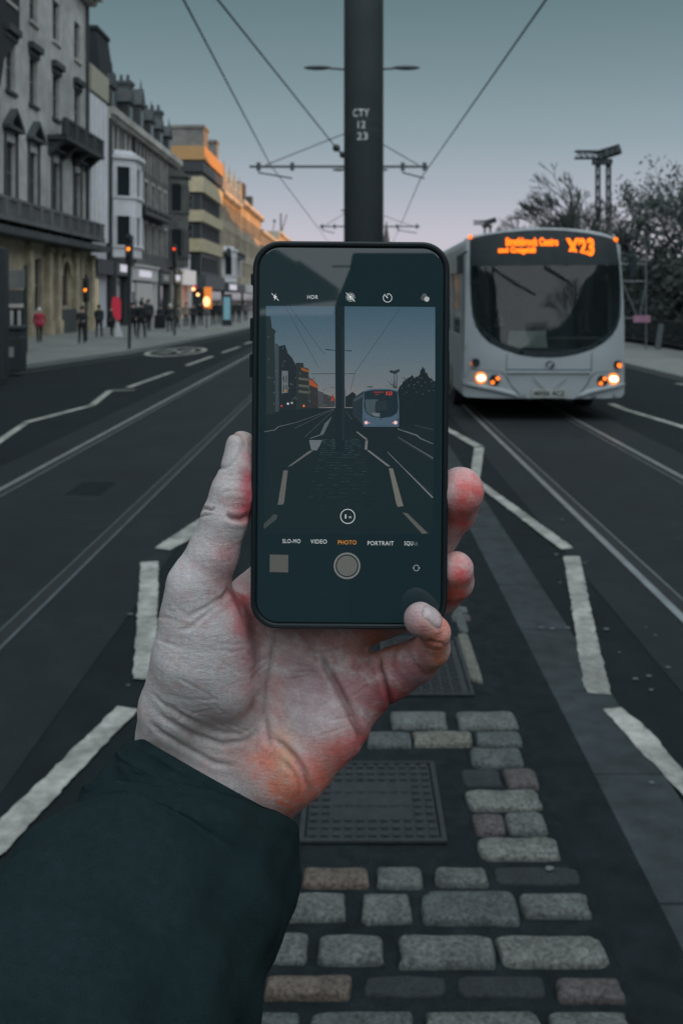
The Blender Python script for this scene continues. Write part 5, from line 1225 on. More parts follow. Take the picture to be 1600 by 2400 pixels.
# lit lightbox and feather flag
t_ = empty('poster_lightbox', ((532-CX)*68/F, 68, .12), 'tall lightbox glowing pale blue on the pavement', 'advertising panel'); mb = MB(); mb.box(-.32, .32, -.1, .1, .0, 2.1); mb.build('case', M_post, t_); mb = MB(); mb.box(-.22, .22, -.13, -.102, .4, 1.9); mb.build('screen', M_cyan, t_)
xb, Yb = (272-CX)*48/F, 48
t_ = empty('banner_flag', (xb, Yb, .12), 'red feather banner on a white foot in front of the shops', 'banner'); mb = MB(); mb.prism([(-.12, 0, .95), (.14, 0, .72), (.22, 0, .90), (.22, 0, 1.70), (.1, 0, 1.88), (-.16, 0, 1.88), (-.22, 0, 1.5)], (0, .02, 0)); mb.build('cloth', emat('banner_red', (.36, .02, .045), .8), t_)
mb = MB(); mb.prism([(-.02, 0, .7), (.1, 0, .7), (.3, 0, .0), (-.05, 0, .0)], (0, .1, 0)); mb.build('foot', M_white, t_)
t_ = empty('street_lamp', ((484-CX)*62/F, 62, .12), 'bright orange glowing lamp outside the shops', 'lamp'); mb = MB(); mb.tube([(0, 0, 0), (0, 0, 1.3)], .04, n=6); mb.build('stand', M_post, t_); mb = MB(); mb.ball((0, 0, 1.62), (.20, .2, .30), 12, 8); mb.build('bulb', M_litwh, t_, smooth=True)
mb = MB(); mb.box(-.22, .25, .4, .45, 1.2, 2.5); mb.build('glowing_panel', M_litw, t_)
t_ = empty('shop_lamp', ((453-CX)*70/F, 70, .12), 'small warm lamp on a stem beside the orange doorway', 'lamp'); mb = MB(); mb.tube([(0, 0, 0), (0, 0, 2.3)], .035, n=6); mb.build('stand', M_post, t_); mb = MB(); mb.ball((0, 0, 2.45), .12, 10, 8); mb.build('bulb', M_litwh, t_, smooth=True)

# ---------------------------------------------------------------- people
M_cdark = mat('dark_coat', (.018, .024, .028), rough=.9, var=.2); M_cblack = mat('black_clothes', (.010, .014, .017), rough=.9); M_cgrey = mat('grey_coat', (.09, .10, .105), rough=.9); M_cred = mat('red_coat', (.30, .02, .05), rough=.8); M_cbeige = mat('beige_coat', (.22, .19, .15), rough=.9)
M_skin2 = mat('face_skin', (.36, .24, .19), rough=.6); M_hair = mat('hair_dark', (.02, .017, .015), rough=.8); M_hairw = mat('hair_white', (.55, .56, .58), rough=.9)
def person(x, y, h, label, top, legs, hair, face=0.0, stride=.18, arm=.0, z0=.12, group='people walking on the left pavement', parent=None, sit=False, lean=0.0):
    s_ = h/1.75
    J = {'pel': (0, 0, .95), 'wst': (0, lean*.3, 1.12), 'chs': (0, lean, 1.34), 'nck': (0, lean*1.2, 1.48), 'hd0': (0, lean*1.3+.01, 1.56), 'hd1': (0, lean*1.3+.015, 1.68)}
    E = [('pel', 'wst'), ('wst', 'chs'), ('chs', 'nck'), ('nck', 'hd0'), ('hd0', 'hd1')]
    Rr = {'pel': (.16, .12), 'wst': (.15, .11), 'chs': (.19, .13), 'nck': (.065, .065), 'hd0': (.085, .10), 'hd1': (.078, .09)}
    for k, sg in (('l', 1), ('r', -1)):
        st = stride*sg
        if sit: J[k+'kn'] = (sg*.10, -.42, .93); J[k+'an'] = (sg*.10, -.50, .52); J[k+'to'] = (sg*.10, -.65, .50)
        else: J[k+'kn'] = (sg*.09, st*.55-.03, .50); J[k+'an'] = (sg*.09, st, .09); J[k+'to'] = (sg*.10, st-.13, .035)
        J[k+'hp'] = (sg*.09, 0, .88); J[k+'sh'] = (sg*.19, lean, 1.40)
        J[k+'el'] = (sg*.25, lean-st*.4-(.10 if sit else 0), 1.14); J[k+'wr'] = (sg*(.22-.1*arm), lean-st*.9-.06-.20*arm-(.15 if sit else 0), .92+.25*arm); J[k+'ha'] = (sg*(.21-.12*arm), lean-st*.9-.09-.28*arm-(.2 if sit else 0), .84+.30*arm)
        E += [('pel', k+'hp'), (k+'hp', k+'kn'), (k+'kn', k+'an'), (k+'an', k+'to'), ('chs', k+'sh'), (k+'sh', k+'el'), (k+'el', k+'wr'), (k+'wr', k+'ha')]
        Rr.update({k+'hp': (.10, .10), k+'kn': (.068, .068), k+'an': (.05, .05), k+'to': (.045, .035), k+'sh': (.075, .075), k+'el': (.058, .058), k+'wr': (.042, .042), k+'ha': (.045, .03)})
    names = list(J); me = bpy.data.meshes.new('p'); me.from_pydata([tuple(v*s_ for v in J[n]) for n in names], [(names.index(a), names.index(b2)) for a, b2 in E], [])
    o = bpy.data.objects.new('p', me); C.objects.link(o); o.modifiers.new('s', 'SKIN'); sk = o.data.skin_vertices[0].data if o.data.skin_vertices else None
    if sk is None:
        bm = bmesh.new(); bm.from_mesh(me); bm.verts.layers.skin.verify(); bm.to_mesh(me); bm.free(); sk = o.data.skin_vertices[0].data
    for i, n in enumerate(names): sk[i].radius = tuple(v*s_ for v in Rr[n]); sk[i].use_root = (n == 'pel')
    ss = o.modifiers.new('b', 'SUBSURF'); ss.levels = 1; ss.render_levels = 1
    dg = bpy.context.evaluated_depsgraph_get(); me2 = bpy.data.meshes.new_from_object(o.evaluated_get(dg)); bpy.data.objects.remove(o)
    me2.materials.clear()
    for m_ in (M_skin2, top, legs, M_cblack): me2.materials.append(m_)
    for f in me2.polygons:
        c_ = f.center/s_; zc = c_.z; hand_ = abs(c_.x) > .08 and zc < .93+.25*arm and zc > .76 and math.hypot(c_.x, c_.y) > .17 and not sit
        f.material_index = 0 if zc > 1.47+.0 else (0 if hand_ else (1 if zc > .84 or (sit and c_.y > -.2) else (3 if zc < .09 else 2)))
        f.use_smooth = True
    p_ = bpy.data.objects.new('person', me2); C.objects.link(p_); p_.location = (x, y, z0); p_.rotation_euler = (0, 0, face)
    hb = MB(); cx_, cy_, cz_ = 0, lean*1.3+.035, 1.66; hb.ball((cx_, cy_*1, cz_*1), (.10, .11, .125), 14, 9); 
    hb.v = [(vx*s_, vy*s_, vz*s_) for vx, vy, vz in hb.v]; hb.build('hair', hair, p_, smooth=True)
    fb = MB()                        # coat hem
    if not sit:
        fb.tube([(0, lean*.5, 1.12), (0, 0, .80)], [.17, .21], n=12); fb.v = [(vx*s_, vy*s_*.75, vz*s_) for vx, vy, vz in fb.v]; fb.build('coat', top, p_, smooth=True)
    # face: eyes, nose, ears
    for nm, cs2, rr2 in (('eye', (-.032, lean*1.3-.078, 1.625), (.012, .008, .009)), ('eye', (.032, lean*1.3-.078, 1.625), (.012, .008, .009)), ('nose', (0, lean*1.3-.095, 1.59), (.014, .02, .022)), ('ear', (-.088, lean*1.3+.01, 1.615), (.012, .02, .03)), ('ear', (.088, lean*1.3+.01, 1.615), (.012, .02, .03))):
        fc = MB(); fc.ball(cs2, rr2, 6, 4); fc.v = [(vx*s_, vy*s_, vz*s_) for vx, vy, vz in fc.v]; fc.build(nm, M_skin2 if nm != 'eye' else M_cblack, p_, smooth=True)
    tag(p_, label, 'person', group); return p_
def walker(px, pyf, h, label, top, legs, hair, **k):
    Y = (H-.12)*F/(pyf-CY); return person((px-CX)*Y/F, Y, h, label, top, legs, hair, **k)
walker(92, 803, 1.42, 'person with white hair in a bright pink red jacket near the golden pilasters', M_cred, M_cblack, M_hairw, face=.4, stride=.2)
walker(192, 805, 1.48, 'person in a dark coat with a red scarf walking past the low orange traffic light', M_cdark, M_cblack, M_hair, arm=.6, stride=.12)
walker(261, 787, 1.46, 'dark clothed person standing just left of the red banner', M_cdark, M_cblack, M_hair, face=1.2, stride=.05)
walker(311, 788, 1.62, 'person in black right behind the tall kerb post', M_cblack, M_cblack, M_hair, stride=.2)
walker(331, 792, 1.68, 'tall person in black with pale shoes before the lit shop', M_cblack, M_cblack, M_hair, stride=.25, face=3.0)
walker(348, 775, 1.75, 'person with a red collar behind the group at the lit shop', M_cdark, M_cblack, M_hair, face=.5, stride=.1)
walker(375, 768, 1.4, 'person with a dark suitcase on the pavement beyond the group', M_cdark, M_cblack, M_hair, stride=.12)
walker(398, 777, 1.5, 'person in a dark jacket with red sleeves walking towards the camera', M_cdark, M_cblack, M_hairw, arm=.3, stride=.2)
walker(415, 768, 1.4, 'person bent over a pushchair by the pale shop corner', M_cgrey, M_cblack, M_hair, face=1.6, stride=.12, lean=-.1)
walker(453, 770, 1.5, 'slim person in dark clothes in front of the orange doorway', M_cdark, M_cblack, M_hair, stride=.1)
walker(500, 762, 1.62, 'person in black standing just right of the glowing orange lamp', M_cblack, M_cblack, M_hair, stride=.08)
walker(514, 760, 1.62, 'person with a reddish face next to the blue lightbox', M_cdark, M_cblack, M_hair, stride=.1)
walker(470, 764, 1.62, 'dark figure between the orange doorway and the glowing lamp', M_cblack, M_cblack, M_hair, stride=.15)
walker(232, 790, 1.5, 'dark figure walking away between the low traffic light and the red banner', M_cdark, M_cblack, M_hair, face=3.1, stride=.2)
walker(436, 766, 1.55, 'figure in a beige coat just left of the orange doorway', M_cbeige, M_cblack, M_hair, stride=.12)
walker(545, 757, 1.62, 'dark figure right of the blue lightbox', M_cblack, M_cblack, M_hair, stride=.15)
walker(575, 753, 1.62, 'far figure in grey beside the phone edge', M_cgrey, M_cblack, M_hair, stride=.15)
walker(560, 757, 1.6, 'distant dark figure on the pavement nearest the phone', M_cdark, M_cblack, M_hair, stride=.1)
mb = MB(); Y = 60; x = (377-CX)*Y/F; mb.box(x-.35, x+.25, Y-.2, Y+.2, .17, .95); mb.tube([(x+.2, Y, .95), (x+.2, Y, 1.2)], .02); tag(mb.build('suitcase', M_cblack, bevel=.05), 'dark wheeled suitcase beside the walkers', 'suitcase')

# ---------------------------------------------------------------- the bus
M_bus = mat('bus_paint', (.33, .385, .405), rough=.42, var=.05, scale=1.2, spec=.45, stain=.10); M_busd = mat('bus_black', (.016, .027, .031), rough=.55, spec=.2); M_tyre = mat('tyre', (.014, .018, .02), rough=.9)
M_busint = mat('bus_interior', (.06, .075, .08), rough=.9, var=.3, scale=2); M_wind = glassy('windscreen_glass', (.012, .02, .024), rough=.03, see=.5); M_wind.node_tree.nodes['Principled BSDF'].inputs['Specular IOR Level'].default_value = .85; M_busg = glassy('side_glass', (.012, .02, .024), rough=.04, see=.25)
BX, BY, HWb = (1284.5-CX)*15.9/F, 15.9, 1.25
bus = empty('bus', (BX, BY, 0), 'pale grey single decker bus with an orange X23 display, driving towards the camera', 'bus')
k_ = 15.9/F/2.703
def bp_(cx, cy): return ((cx-715)*k_, 1.9+(CY-300)*15.9/F-cy*k_)      # my enlargement of the bus -> metres on the front plane
def fy_(x, z):               # curvature of the front
    u = abs(x)/1.25; return .42*max(0, u)**4.0*.55+.02*(z-1.4)**2+max(0, z-1.0)*.075+max(0, z-2.2)**2*.22
def inpoly(x, y, poly):
    c_ = False; n = len(poly)
    for i in range(n):
        x0, y0 = poly[i]; x1, y1 = poly[(i+1) % n]
        if (y0 > y) != (y1 > y) and x < (x1-x0)*(y-y0)/(y1-y0)+x0: c_ = not c_
    return c_
def dens(poly, step):
    out = []
    for (x0, y0), (x1, y1) in zip(poly, poly[1:]+poly[:1]):
        n = max(1, int(math.hypot(x1-x0, y1-y0)/step))
        out += [(x0+(x1-x0)*i/n, y0+(y1-y0)*i/n) for i in range(n)]
    return out
def patch(name, outer, holes, off, m, parent, step=.06, thick=0.0, smooth=True):
    outer = dens(outer, step); holes = [dens(h, step) for h in holes]; vs = list(outer); ed = [(i, (i+1) % len(outer)) for i in range(len(outer))]
    for h in holes:
        b0 = len(vs); vs += h; ed += [(b0+i, b0+(i+1) % len(h)) for i in range(len(h))]
    xs = [p[0] for p in outer]; zs = [p[1] for p in outer]
    y_ = min(zs)
    while y_ < max(zs):
        x_ = min(xs)
        while x_ < max(xs):
            if inpoly(x_, y_, outer) and not any(inpoly(x_, y_, h) for h in holes) and min((x_-a)**2+(y_-b2)**2 for a, b2 in vs[:len(vs)][:400]) > (step*.45)**2: vs.append((x_, y_))
            x_ += step*1.7
        y_ += step*1.7
    r_ = geometry.delaunay_2d_cdt([Vector(v) for v in vs], ed, [], 0, 1e-5)
    V, Fc = r_[0], r_[2]; mb = MB()
    mb.v = [(v.x, fy_(v.x, v.y)-off, v.y) for v in V]
    for f in Fc:
        cx = sum(V[i].x for i in f)/3; cz = sum(V[i].y for i in f)/3
        if inpoly(cx, cz, outer) and not any(inpoly(cx, cz, h) for h in holes): mb.f.append(tuple(f)); mb.mi.append(0)
    o = mb.build(name, m, parent, smooth=smooth)
    if thick: s_ = o.modifiers.new('thickness', 'SOLIDIFY'); s_.thickness = thick; s_.offset = 0
    return o
def mir(pts): return pts
outer = [bp_(*p) for p in ((202, 1160), (196, 1300), (192, 1450), (188, 1600), (186, 1690), (200, 1712), (540, 1714), (890, 1716), (1200, 1714), (1222, 1690), (1222, 1600), (1222, 1450), (1226, 1250), (1224, 1100), (1215, 900), (1206, 740), (1196, 700), (1175, 678), (1080, 650), (950, 630), (800, 621), (715, 620), (600, 624), (450, 638), (330, 656), (262, 668), (232, 690), (218, 730), (208, 900))]
mask_o = [bp_(*p) for p in ((238, 700), (262, 684), (330, 668), (450, 650), (600, 637), (715, 633), (850, 637), (1000, 655), (1110, 675), (1172, 692), (1190, 712), (1200, 850), (1204, 1000), (1202, 1120), (1194, 1200), (1172, 1262), (1130, 1318), (1075, 1362), (1000, 1402), (900, 1434), (800, 1452), (715, 1456), (620, 1452), (520, 1436), (430, 1406), (350, 1366), (298, 1316), (262, 1258), (244, 1190), (236, 1100), (232, 950), (232, 820))]
scr = [bp_(*p) for p in ((246, 868), (1190, 862), (1194, 1000), (1190, 1120), (1178, 1195), (1150, 1250), (1105, 1300), (1050, 1340), (980, 1374), (890, 1400), (790, 1414), (715, 1416), (630, 1412), (540, 1398), (450, 1370), (375, 1330), (318, 1284), (278, 1235), (256, 1180), (248, 1090), (244, 980))]
patch('front_panel', outer, [mask_o], 0, M_bus, bus)
patch('screen_surround', mask_o, [scr], -.004, M_busd, bus)
patch('windscreen', scr, [], -.010, M_wind, bus)
# body shell swept back: roof, sides
prof_ = outer
zmax = max(z for _, z in outer); L = 11.2
mb = MB(); po = dens(outer, .08); n = len(po)
for j, (yb, sc_) in enumerate(((0, 1), (.12, 1.004), (.5, 1.006))):
    pass
def bodyring(yb): return [(x, (fy_(x, z) if yb == 0 else yb+.30), z) for x, z in po]
sideh = [(1.1+k*1.75, 1.1+k*1.75+1.6, 1.30, 2.35) for k in range(6)]
r0 = bodyring(0); r1 = [(math.copysign(1.25, x) if abs(x) > 1.18 else x, .50, z) for x, z in po]
for i in range(n):
    j = (i+1) % n; mb.quad([r0[i], r0[j], r1[j], r1[i]])
mb.build('corner_panels', M_bus, bus, smooth=True)
mb = MB()
wall_holes(mb, .50, L, .34, 2.62, [(.58, .98, .6, 2.35)]+sideh, -1.25, depth=.05, flip=-1); wall_holes(mb, .50, L, .34, 2.62, sideh, 1.25, depth=.05, flip=1)
mb.build('side_panels', M_bus, bus)
mb = MB(); rp = [(x, z) for x, z in po if z > 2.55]; rp.sort()
for (x0, z0), (x1, z1) in zip(rp[:-1], rp[1:]): mb.quad([(x0, .49, z0), (x1, .49, z1), (x1, L, z1), (x0, L, z0)])
mb.quad([(-1.25, .50, 2.62), (rp[0][0], .50, rp[0][1]), (rp[0][0], L, rp[0][1]), (-1.25, L, 2.62)]); mb.quad([(1.25, .50, 2.62), (rp[-1][0], .50, rp[-1][1]), (rp[-1][0], L, rp[-1][1]), (1.25, L, 2.62)])
mb.build('roof', M_bus, bus); mb = MB(); mb.box(-.8, .8, 3, 5.2, 2.86, 3.02); mb.box(-.7, .7, 7.5, 9.5, 2.86, 3.0); mb.build('roof_pod', M_bus, bus, bevel=.05)
mb = MB(); mb.box(-1.24, 1.24, L, L+.05, .34, 2.8); mb.build('rear_panel', M_bus, bus); mb = MB(); mb.box(-1.2, 1.2, .5, L, .33, .40); mb.build('floor', M_busint, bus); mb = MB(); mb.box(-1.2, 1.2, .6, L-.1, 2.55, 2.6); mb.build('ceiling', M_busint, bus)
for sg in (-1, 1):
    for h in sideh: mb = MB(); mb.box(sg*1.215-.005, sg*1.215+.005, h[0]+.001, h[1]-.001, h[2]+.001, h[3]-.001); mb.build('side_window', M_busg, bus)
mb = MB(); mb.box(-1.225, -1.215, .58, .98, .6, 2.35); mb.build('cab_window', M_busg, bus)
for sg in (-1, 1):
    for yw in (2.6, 8.6):
        mb = MB(); mb.tube([(sg*.98, yw, .48), (sg*1.24, yw, .48)], .48, n=28); w_ = mb.build('wheel', M_tyre, bus); mb = MB(); mb.tube([(sg*1.2, yw, .48), (sg*1.262, yw, .48)], .27, n=20); mb.build('rim', M_grey, w_)
# destination display
def ftext(s_, cx0, cx1, cy0, cy1, m, bold=.012, name='destination_lettering'):
    (x0, z1), (x1, z0) = bp_(cx0, cy0), bp_(cx1, cy1)
    o = text(s_, (z1-z0)/.7, m, bus, name=name, bold=bold, res=2, extrude=.004, space=1.05)
    xs = [v.co.x for v in o.data.vertices]; ys = [v.co.y for v in o.data.vertices]
    for v in o.data.vertices: v.co.x = (v.co.x-min(xs))/(max(xs)-min(xs))*(x1-x0)-(x1-x0)/2; v.co.y = (v.co.y-min(ys))/(max(ys)-min(ys))*(z1-z0)-(z1-z0)/2
    o.location = ((x0+x1)/2, fy_((x0+x1)/2, (z0+z1)/2)-.020, (z0+z1)/2); return o
M_led = emat('led_orange', (1, .17, .006), 2.3)
ftext('Strathbrock Centre', 458, 797, 686, 741, M_led); ftext('and Craigshill', 408, 648, 748, 796, M_led); ftext('X23', 842, 1026, 690, 808, M_led, bold=.02)
for (cx, cy) in ((241, 676), (1187, 695)):
    x, z = bp_(cx, cy); mb = MB(); mb.ball((x, fy_(x, z)-.02, z), (.035, .03, .035), 12, 8); mb.build('marker_lamp', emat('marker_orange', (1, .17, .01), 2.2), bus, smooth=True)
M_head = emat('headlamp_white', (1, .80, .60), 5.0); M_halo = emat('headlamp_glow', (1, .26, .03), 1.8); M_amb = emat('amber_lamp', (1, .20, .02), 2.0)
def disc(x, z, r, off, m, name, parent, h=.02, ry=None):
    mb = MB(); n = 24; mb.prism([(x+r*math.cos(2*math.pi*k/n), fy_(x, z)-off, z+(ry or r)*math.sin(2*math.pi*k/n)) for k in range(n)], (0, -h, 0)); o = mb.build(name, m, parent); return o
for cx, cy, sg in ((293, 1585, -1), (1137, 1592, 1)):
    x, z = bp_(cx, cy); d = disc(x, z, .088, .01, M_halo, 'headlight', bus); disc(x+.004, z, .062, .031, M_head, 'bulb', d, .01, .045)
for cx, cy, pts_ in ((378, 1597, ((396, 1586), (364, 1612))), (1062, 1602, ((1076, 1588), (1050, 1618)))):
    x, z = bp_(cx, cy); d = disc(x, z, .085, .006, M_busd, 'fog_light', bus)
    for c2 in pts_: x2, z2 = bp_(*c2); disc(x2, z2, .030, .03, M_amb, 'bulb', d, .01)
for cx, cy, c2 in ((260, 1488, (246, 1492)), (1167, 1502, (1177, 1506))):
    x, z = bp_(cx, cy); d = disc(x, z, .066, .01, M_busd, 'indicator', bus, .03); x2, z2 = bp_(*c2); disc(x2, z2, .038, .043, M_amb, 'bulb', d, .012)
# panel seams, bumper wings, plate, emblem
M_seam = mat('panel_seam', (.06, .085, .10), rough=.8)
def groove(pts, w, m=M_seam, off=.004, name='panel_seam', h=.004):
    mb = MB(); P3 = [(x, z) for x, z in (bp_(*p) for p in pts)]; P3 = [P3[0]]+[p for a, b2 in zip(P3[:-1], P3[1:]) for p in [(a[0]+(b2[0]-a[0])*i/6, a[1]+(b2[1]-a[1])*i/6) for i in range(1, 7)]]
    for (x0, z0), (x1, z1) in zip(P3[:-1], P3[1:]):
        dx, dz = x1-x0, z1-z0; l = math.hypot(dx, dz) or 1; nx, nz = -dz/l*w/2, dx/l*w/2
        mb.quad([(x0+nx, fy_(x0+nx, z0+nz)-off, z0+nz), (x1+nx, fy_(x1+nx, z1+nz)-off, z1+nz), (x1-nx, fy_(x1-nx, z1-nz)-off, z1-nz), (x0-nx, fy_(x0-nx, z0-nz)-off, z0-nz)])
    o = mb.build(name, m, bus); s_ = o.modifiers.new('t', 'SOLIDIFY'); s_.thickness = h; return o
groove([(450, 1532), (990, 1534)], .022); groove([(455, 1430), (450, 1532)], .012); groove([(992, 1420), (990, 1534)], .012)
groove([(424, 1548), (450, 1575), (480, 1630), (520, 1675), (545, 1712)], .016); groove([(1018, 1550), (985, 1580), (960, 1630), (920, 1680), (890, 1712)], .016)
groove([(230, 1530), (424, 1548)], .008); groove([(1018, 1550), (1200, 1545)], .008); groove([(620, 1575), (690, 1650)], .014, M_bus, .016, 'bumper_rib', .02); groove([(830, 1575), (750, 1650)], .014, M_bus, .016, 'bumper_rib', .02)
def ridge(pts, name='bumper_wing'):
    mb = MB(); P3 = [bp_(*p) for p in pts]; mb.tube([(x, fy_(x, z)-.01, z) for x, z in P3], [.02]+[.045]*(len(P3)-2)+[.02], n=8); return mb.build(name, M_bus, bus, smooth=True)
ridge([(190, 1628), (260, 1636), (350, 1652), (430, 1668), (490, 1685), (535, 1708)]); ridge([(1222, 1632), (1150, 1640), (1060, 1655), (980, 1672), (930, 1690), (895, 1710)]); 
mb = MB(); x0, z1 = bp_(455, 1541); x1, z0 = bp_(985, 1552); mb.box(x0, x1, -.03, .01, z0, z1); mb.build('bumper_lip', M_bus, bus, bevel=.008)
x0, z1 = bp_(612, 1657); x1, z0 = bp_(826, 1706); mb = MB(); mb.box(x0, x1, -.028, .0, z0, z1); pl = mb.build('number_plate', mat('plate', (.34, .37, .34), rough=.6), bus)
o = text('MX56 ACZ', .10, M_busd, pl, name='plate_lettering', loc=((x0+x1)/2, -.031, (z0+z1)/2), bold=.004, sx=1.0); 
x, z = bp_(726, 1499); n = 24
mb = MB(); mb.prism([(x+.070*math.cos(R(a))*1, fy_(x, z)-.012, z+.060*math.sin(R(a))) for a in range(60, 231, 10)]+[(x+.048*math.cos(R(a))-.0, fy_(x, z)-.012, z+.040*math.sin(R(a))) for a in range(230, 59, -10)], (0, -.008, 0))
mb.prism([(x+.070*math.cos(R(a)), fy_(x, z)-.012, z+.060*math.sin(R(a))) for a in range(-110, 41, 10)]+[(x+.034, fy_(x, z)-.012, z+.012), (x+.004, fy_(x, z)-.012, z-.03)], (0, -.008, 0)); mb.build('emblem', mat('emblem_purple', (.05, .045, .085), rough=.5), bus)
# wipers
for pts_ in (((372, 878), (430, 925), (520, 985), (640, 1052)), ((700, 872), (790, 930), (860, 975))):
    mb = MB(); P3 = [bp_(*p) for p in pts_]; mb.tube([(x, fy_(x, z)-.035, z) for x, z in P3], [.022]*(len(P3)-1)+[.012], n=6); mb.build('wiper', M_busd, bus)
# inside: dashboard, wheel, papers, seats
mb = MB(); mb.box(-1.1, 1.1, .35, .85, .60, 1.12); mb.build('dashboard', M_busd, bus, bevel=.05)
mb = MB(); mb.tube([(-.58+.22*math.cos(R(a)), .80+.1*math.sin(R(a)), 1.32+.20*math.sin(R(a))) for a in range(0, 361, 15)], .018, n=6); mb.build('steering_wheel', M_busd, bus)
xa, zb = bp_(478, 1290); xb, za = bp_(742, 1400); mb = MB(); mb.prism([(xa, .42, za), (xb, .40, za-.02), (xb-.02, .46, zb), (xa+.05, .46, zb)], (0, .02, 0)); mb.build('pale_dash_panel', mat('paper', (.34, .36, .33), rough=.9), bus)
xa, zb = bp_(745, 1330); xb, za = bp_(1090, 1341); mb = MB(); mb.box(xa, xb, .40, .43, za, zb); mb.build('dash_rail', M_grey, bus)
mb = MB(); mb.prism([(-.25, 1.0, .45), (.62, 1.0, .45), (.62, 1.0, 1.8), (.5, 1.0, 2.0), (.1, 1.0, 2.08), (-.15, 1.0, 1.9), (-.25, 1.0, 1.6)], (0, .06, 0)); mb.build('cab_partition', M_busd, bus, bevel=.02)
for k in range(8):
    for x_ in (-.85, .85): mb = MB(); mb.box(x_-.38, x_+.38, 3.2+k*.9, 3.3+k*.9, .8, 1.65); mb.box(x_-.38, x_+.38, 2.85+k*.9, 3.2+k*.9, .75, .85); mb.build('seat', M_busint, bus, bevel=.04)
# mirrors
for sg, pts_ in ((-1, ((205, 780), (180, 800))), (1, ((1212, 800), (1230, 810)))):
    x, z = bp_(*pts_[0]); mb = MB(); mb.tube([(x, .2, z), (x+sg*.10, .05, z-.05)], .02); mb.box(x+sg*.06, x+sg*.16, .02, .10, z-.35, z-.06); mb.build('mirror', M_busd, bus)
person(BX-.58, BY+1.25, 1.70, 'bus driver in dark clothes seated behind the windscreen', M_cdark, M_cblack, M_hair, z0=.02, sit=True, group=None, stride=.02)

# ---------------------------------------------------------------- right side: floodlight masts, trees, hedge, railings
M_mast = mat('mast_steel', (.035, .048, .052), rough=.7)
def truss(mb, a, b, w, n, r=.035):
    a, b = Vector(a), Vector(b); d = (b-a).normalized(); u = d.cross(Vector((0, 1, 0))); u = u.normalized() if u.length > .1 else Vector((1, 0, 0)); v = d.cross(u).normalized()
    cs_ = [u*w/2+v*w/2, -u*w/2+v*w/2, -u*w/2-v*w/2, u*w/2-v*w/2]
    for c_ in cs_: mb.tube([a+c_, b+c_], r, n=4)
    for k in range(n):
        p0 = a+(b-a)*k/n; p1 = a+(b-a)*(k+1)/n
        for i in range(4): mb.tube([p0+cs_[i], p1+cs_[(i+1) % 4]], r*.6, n=3); mb.tube([p1+cs_[i], p1+cs_[(i+1) % 4]], r*.6, n=3)
def mast(px, Y, pyt, label, s_=1.0):
    x = (px-CX)*Y/F; zt = H+(CY-pyt)*Y/F; t_ = empty('floodlight_mast', (x, Y, 0), label, 'mast', 'floodlight masts over the gardens')
    for dx in (-.32*s_, .32*s_): mb = MB(); truss(mb, (dx, 0, 0), (dx, 0, zt-.9*s_), .20*s_, 16, .045*s_); mb.build('leg', M_mast, t_)
    mb = MB(); truss(mb, (-1.70*s_, 0, zt-.62*s_), (.1, 0, zt-.62*s_), .42*s_, 5, .05*s_); truss(mb, (-.45*s_, 0, zt-.72*s_), (.98*s_, 0, zt-.28*s_), .48*s_, 4, .07*s_); mb.box(-.62*s_, .5*s_, -.3, .3, zt-1.2*s_, zt-.9*s_)
    mb.build('lamp_frame', M_mast, t_)
    for k in range(4): mb = MB(); mb.box((-.40+k*.34)*s_, (-.12+k*.34)*s_, -.5, -.2, zt-(.92-k*.13)*s_, zt-(.6-k*.13)*s_); mb.build('floodlight', M_mast, t_)
mast(1413, 62, 338, 'tall twin legged lattice mast with floodlights above the trees'); mast(1142, 110, 509, 'small distant lattice mast just above the bus roof', .9)
M_bark = mat('bark', (.035, .045, .042), rough=.9, var=.3, scale=8); M_leaf = mat('foliage', (.028, .042, .036), rough=.8, var=.4, scale=3)
def tree(x, y, h, label, seed, lean=(0, 0), spread=.55, depth=6, r0=.16, leaves=0, leafr=.12, zc=None, first=.25, name='bare_tree', group='trees in the gardens on the right', sparse=1.0):
    rs2 = random.Random(seed); t_ = empty(name, (x, y, .1), label, 'tree', group); segs = []; ends = []
    def grow(p, d, L, r, k):
        steps = 3; pts = [p]
        for i in range(steps):
            d = (d+Vector((rs2.gauss(0, .10), rs2.gauss(0, .10), rs2.gauss(0.03, .07)))).normalized(); p = p+d*L/steps; pts.append(p)
        segs.append((pts, [r, r*.86, r*.74, r*.62], k)); 
        if k <= 0: ends.append(p); return
        if k <= 2: ends.append(p)
        for i in range(rs2.choice([2, 3, 3]) if k > 1 else 3):
            ax = Vector((rs2.gauss(0, 1), rs2.gauss(0, 1), rs2.gauss(0, .6))).normalized(); d2 = (d+ax*spread+Vector((lean[0], lean[1], 0))*.2).normalized()
            grow(pts[rs2.choice([2, 3, 3])], d2, L*rs2.uniform(.66, .84), r*.60, k-1)
    grow(Vector((0, 0, 0)), Vector((lean[0], lean[1], 1)).normalized(), h*first, r0, depth)
    mt = MB(); mc = MB()
    for pts, rad, k in segs: (mt if k >= depth-1 else mc).tube(pts, [max(q_, .012) for q_ in rad], n=7 if k >= depth-1 else 3, cap=False)
    mt.build('trunk', M_bark, t_, smooth=True); mc.build('branches', M_bark, t_)
    if leaves:
        lb = MB()
        for i in range(leaves):
            e_ = rs2.choice(ends); c_ = e_+Vector((rs2.gauss(0, .28), rs2.gauss(0, .28), rs2.gauss(0, .28)))
            a = Vector((rs2.gauss(0, 1), rs2.gauss(0, 1), rs2.gauss(0, 1))).normalized(); b2 = a.orthogonal().normalized(); s_ = leafr*rs2.uniform(.6, 1.4)
            lb.quad([c_-a*s_, c_-b2*s_*.6, c_+a*s_, c_+b2*s_*.6])
        lb.build('crown', M_leaf, t_)
    return t_
def tx_(px, Y): return (px-CX)*Y/F
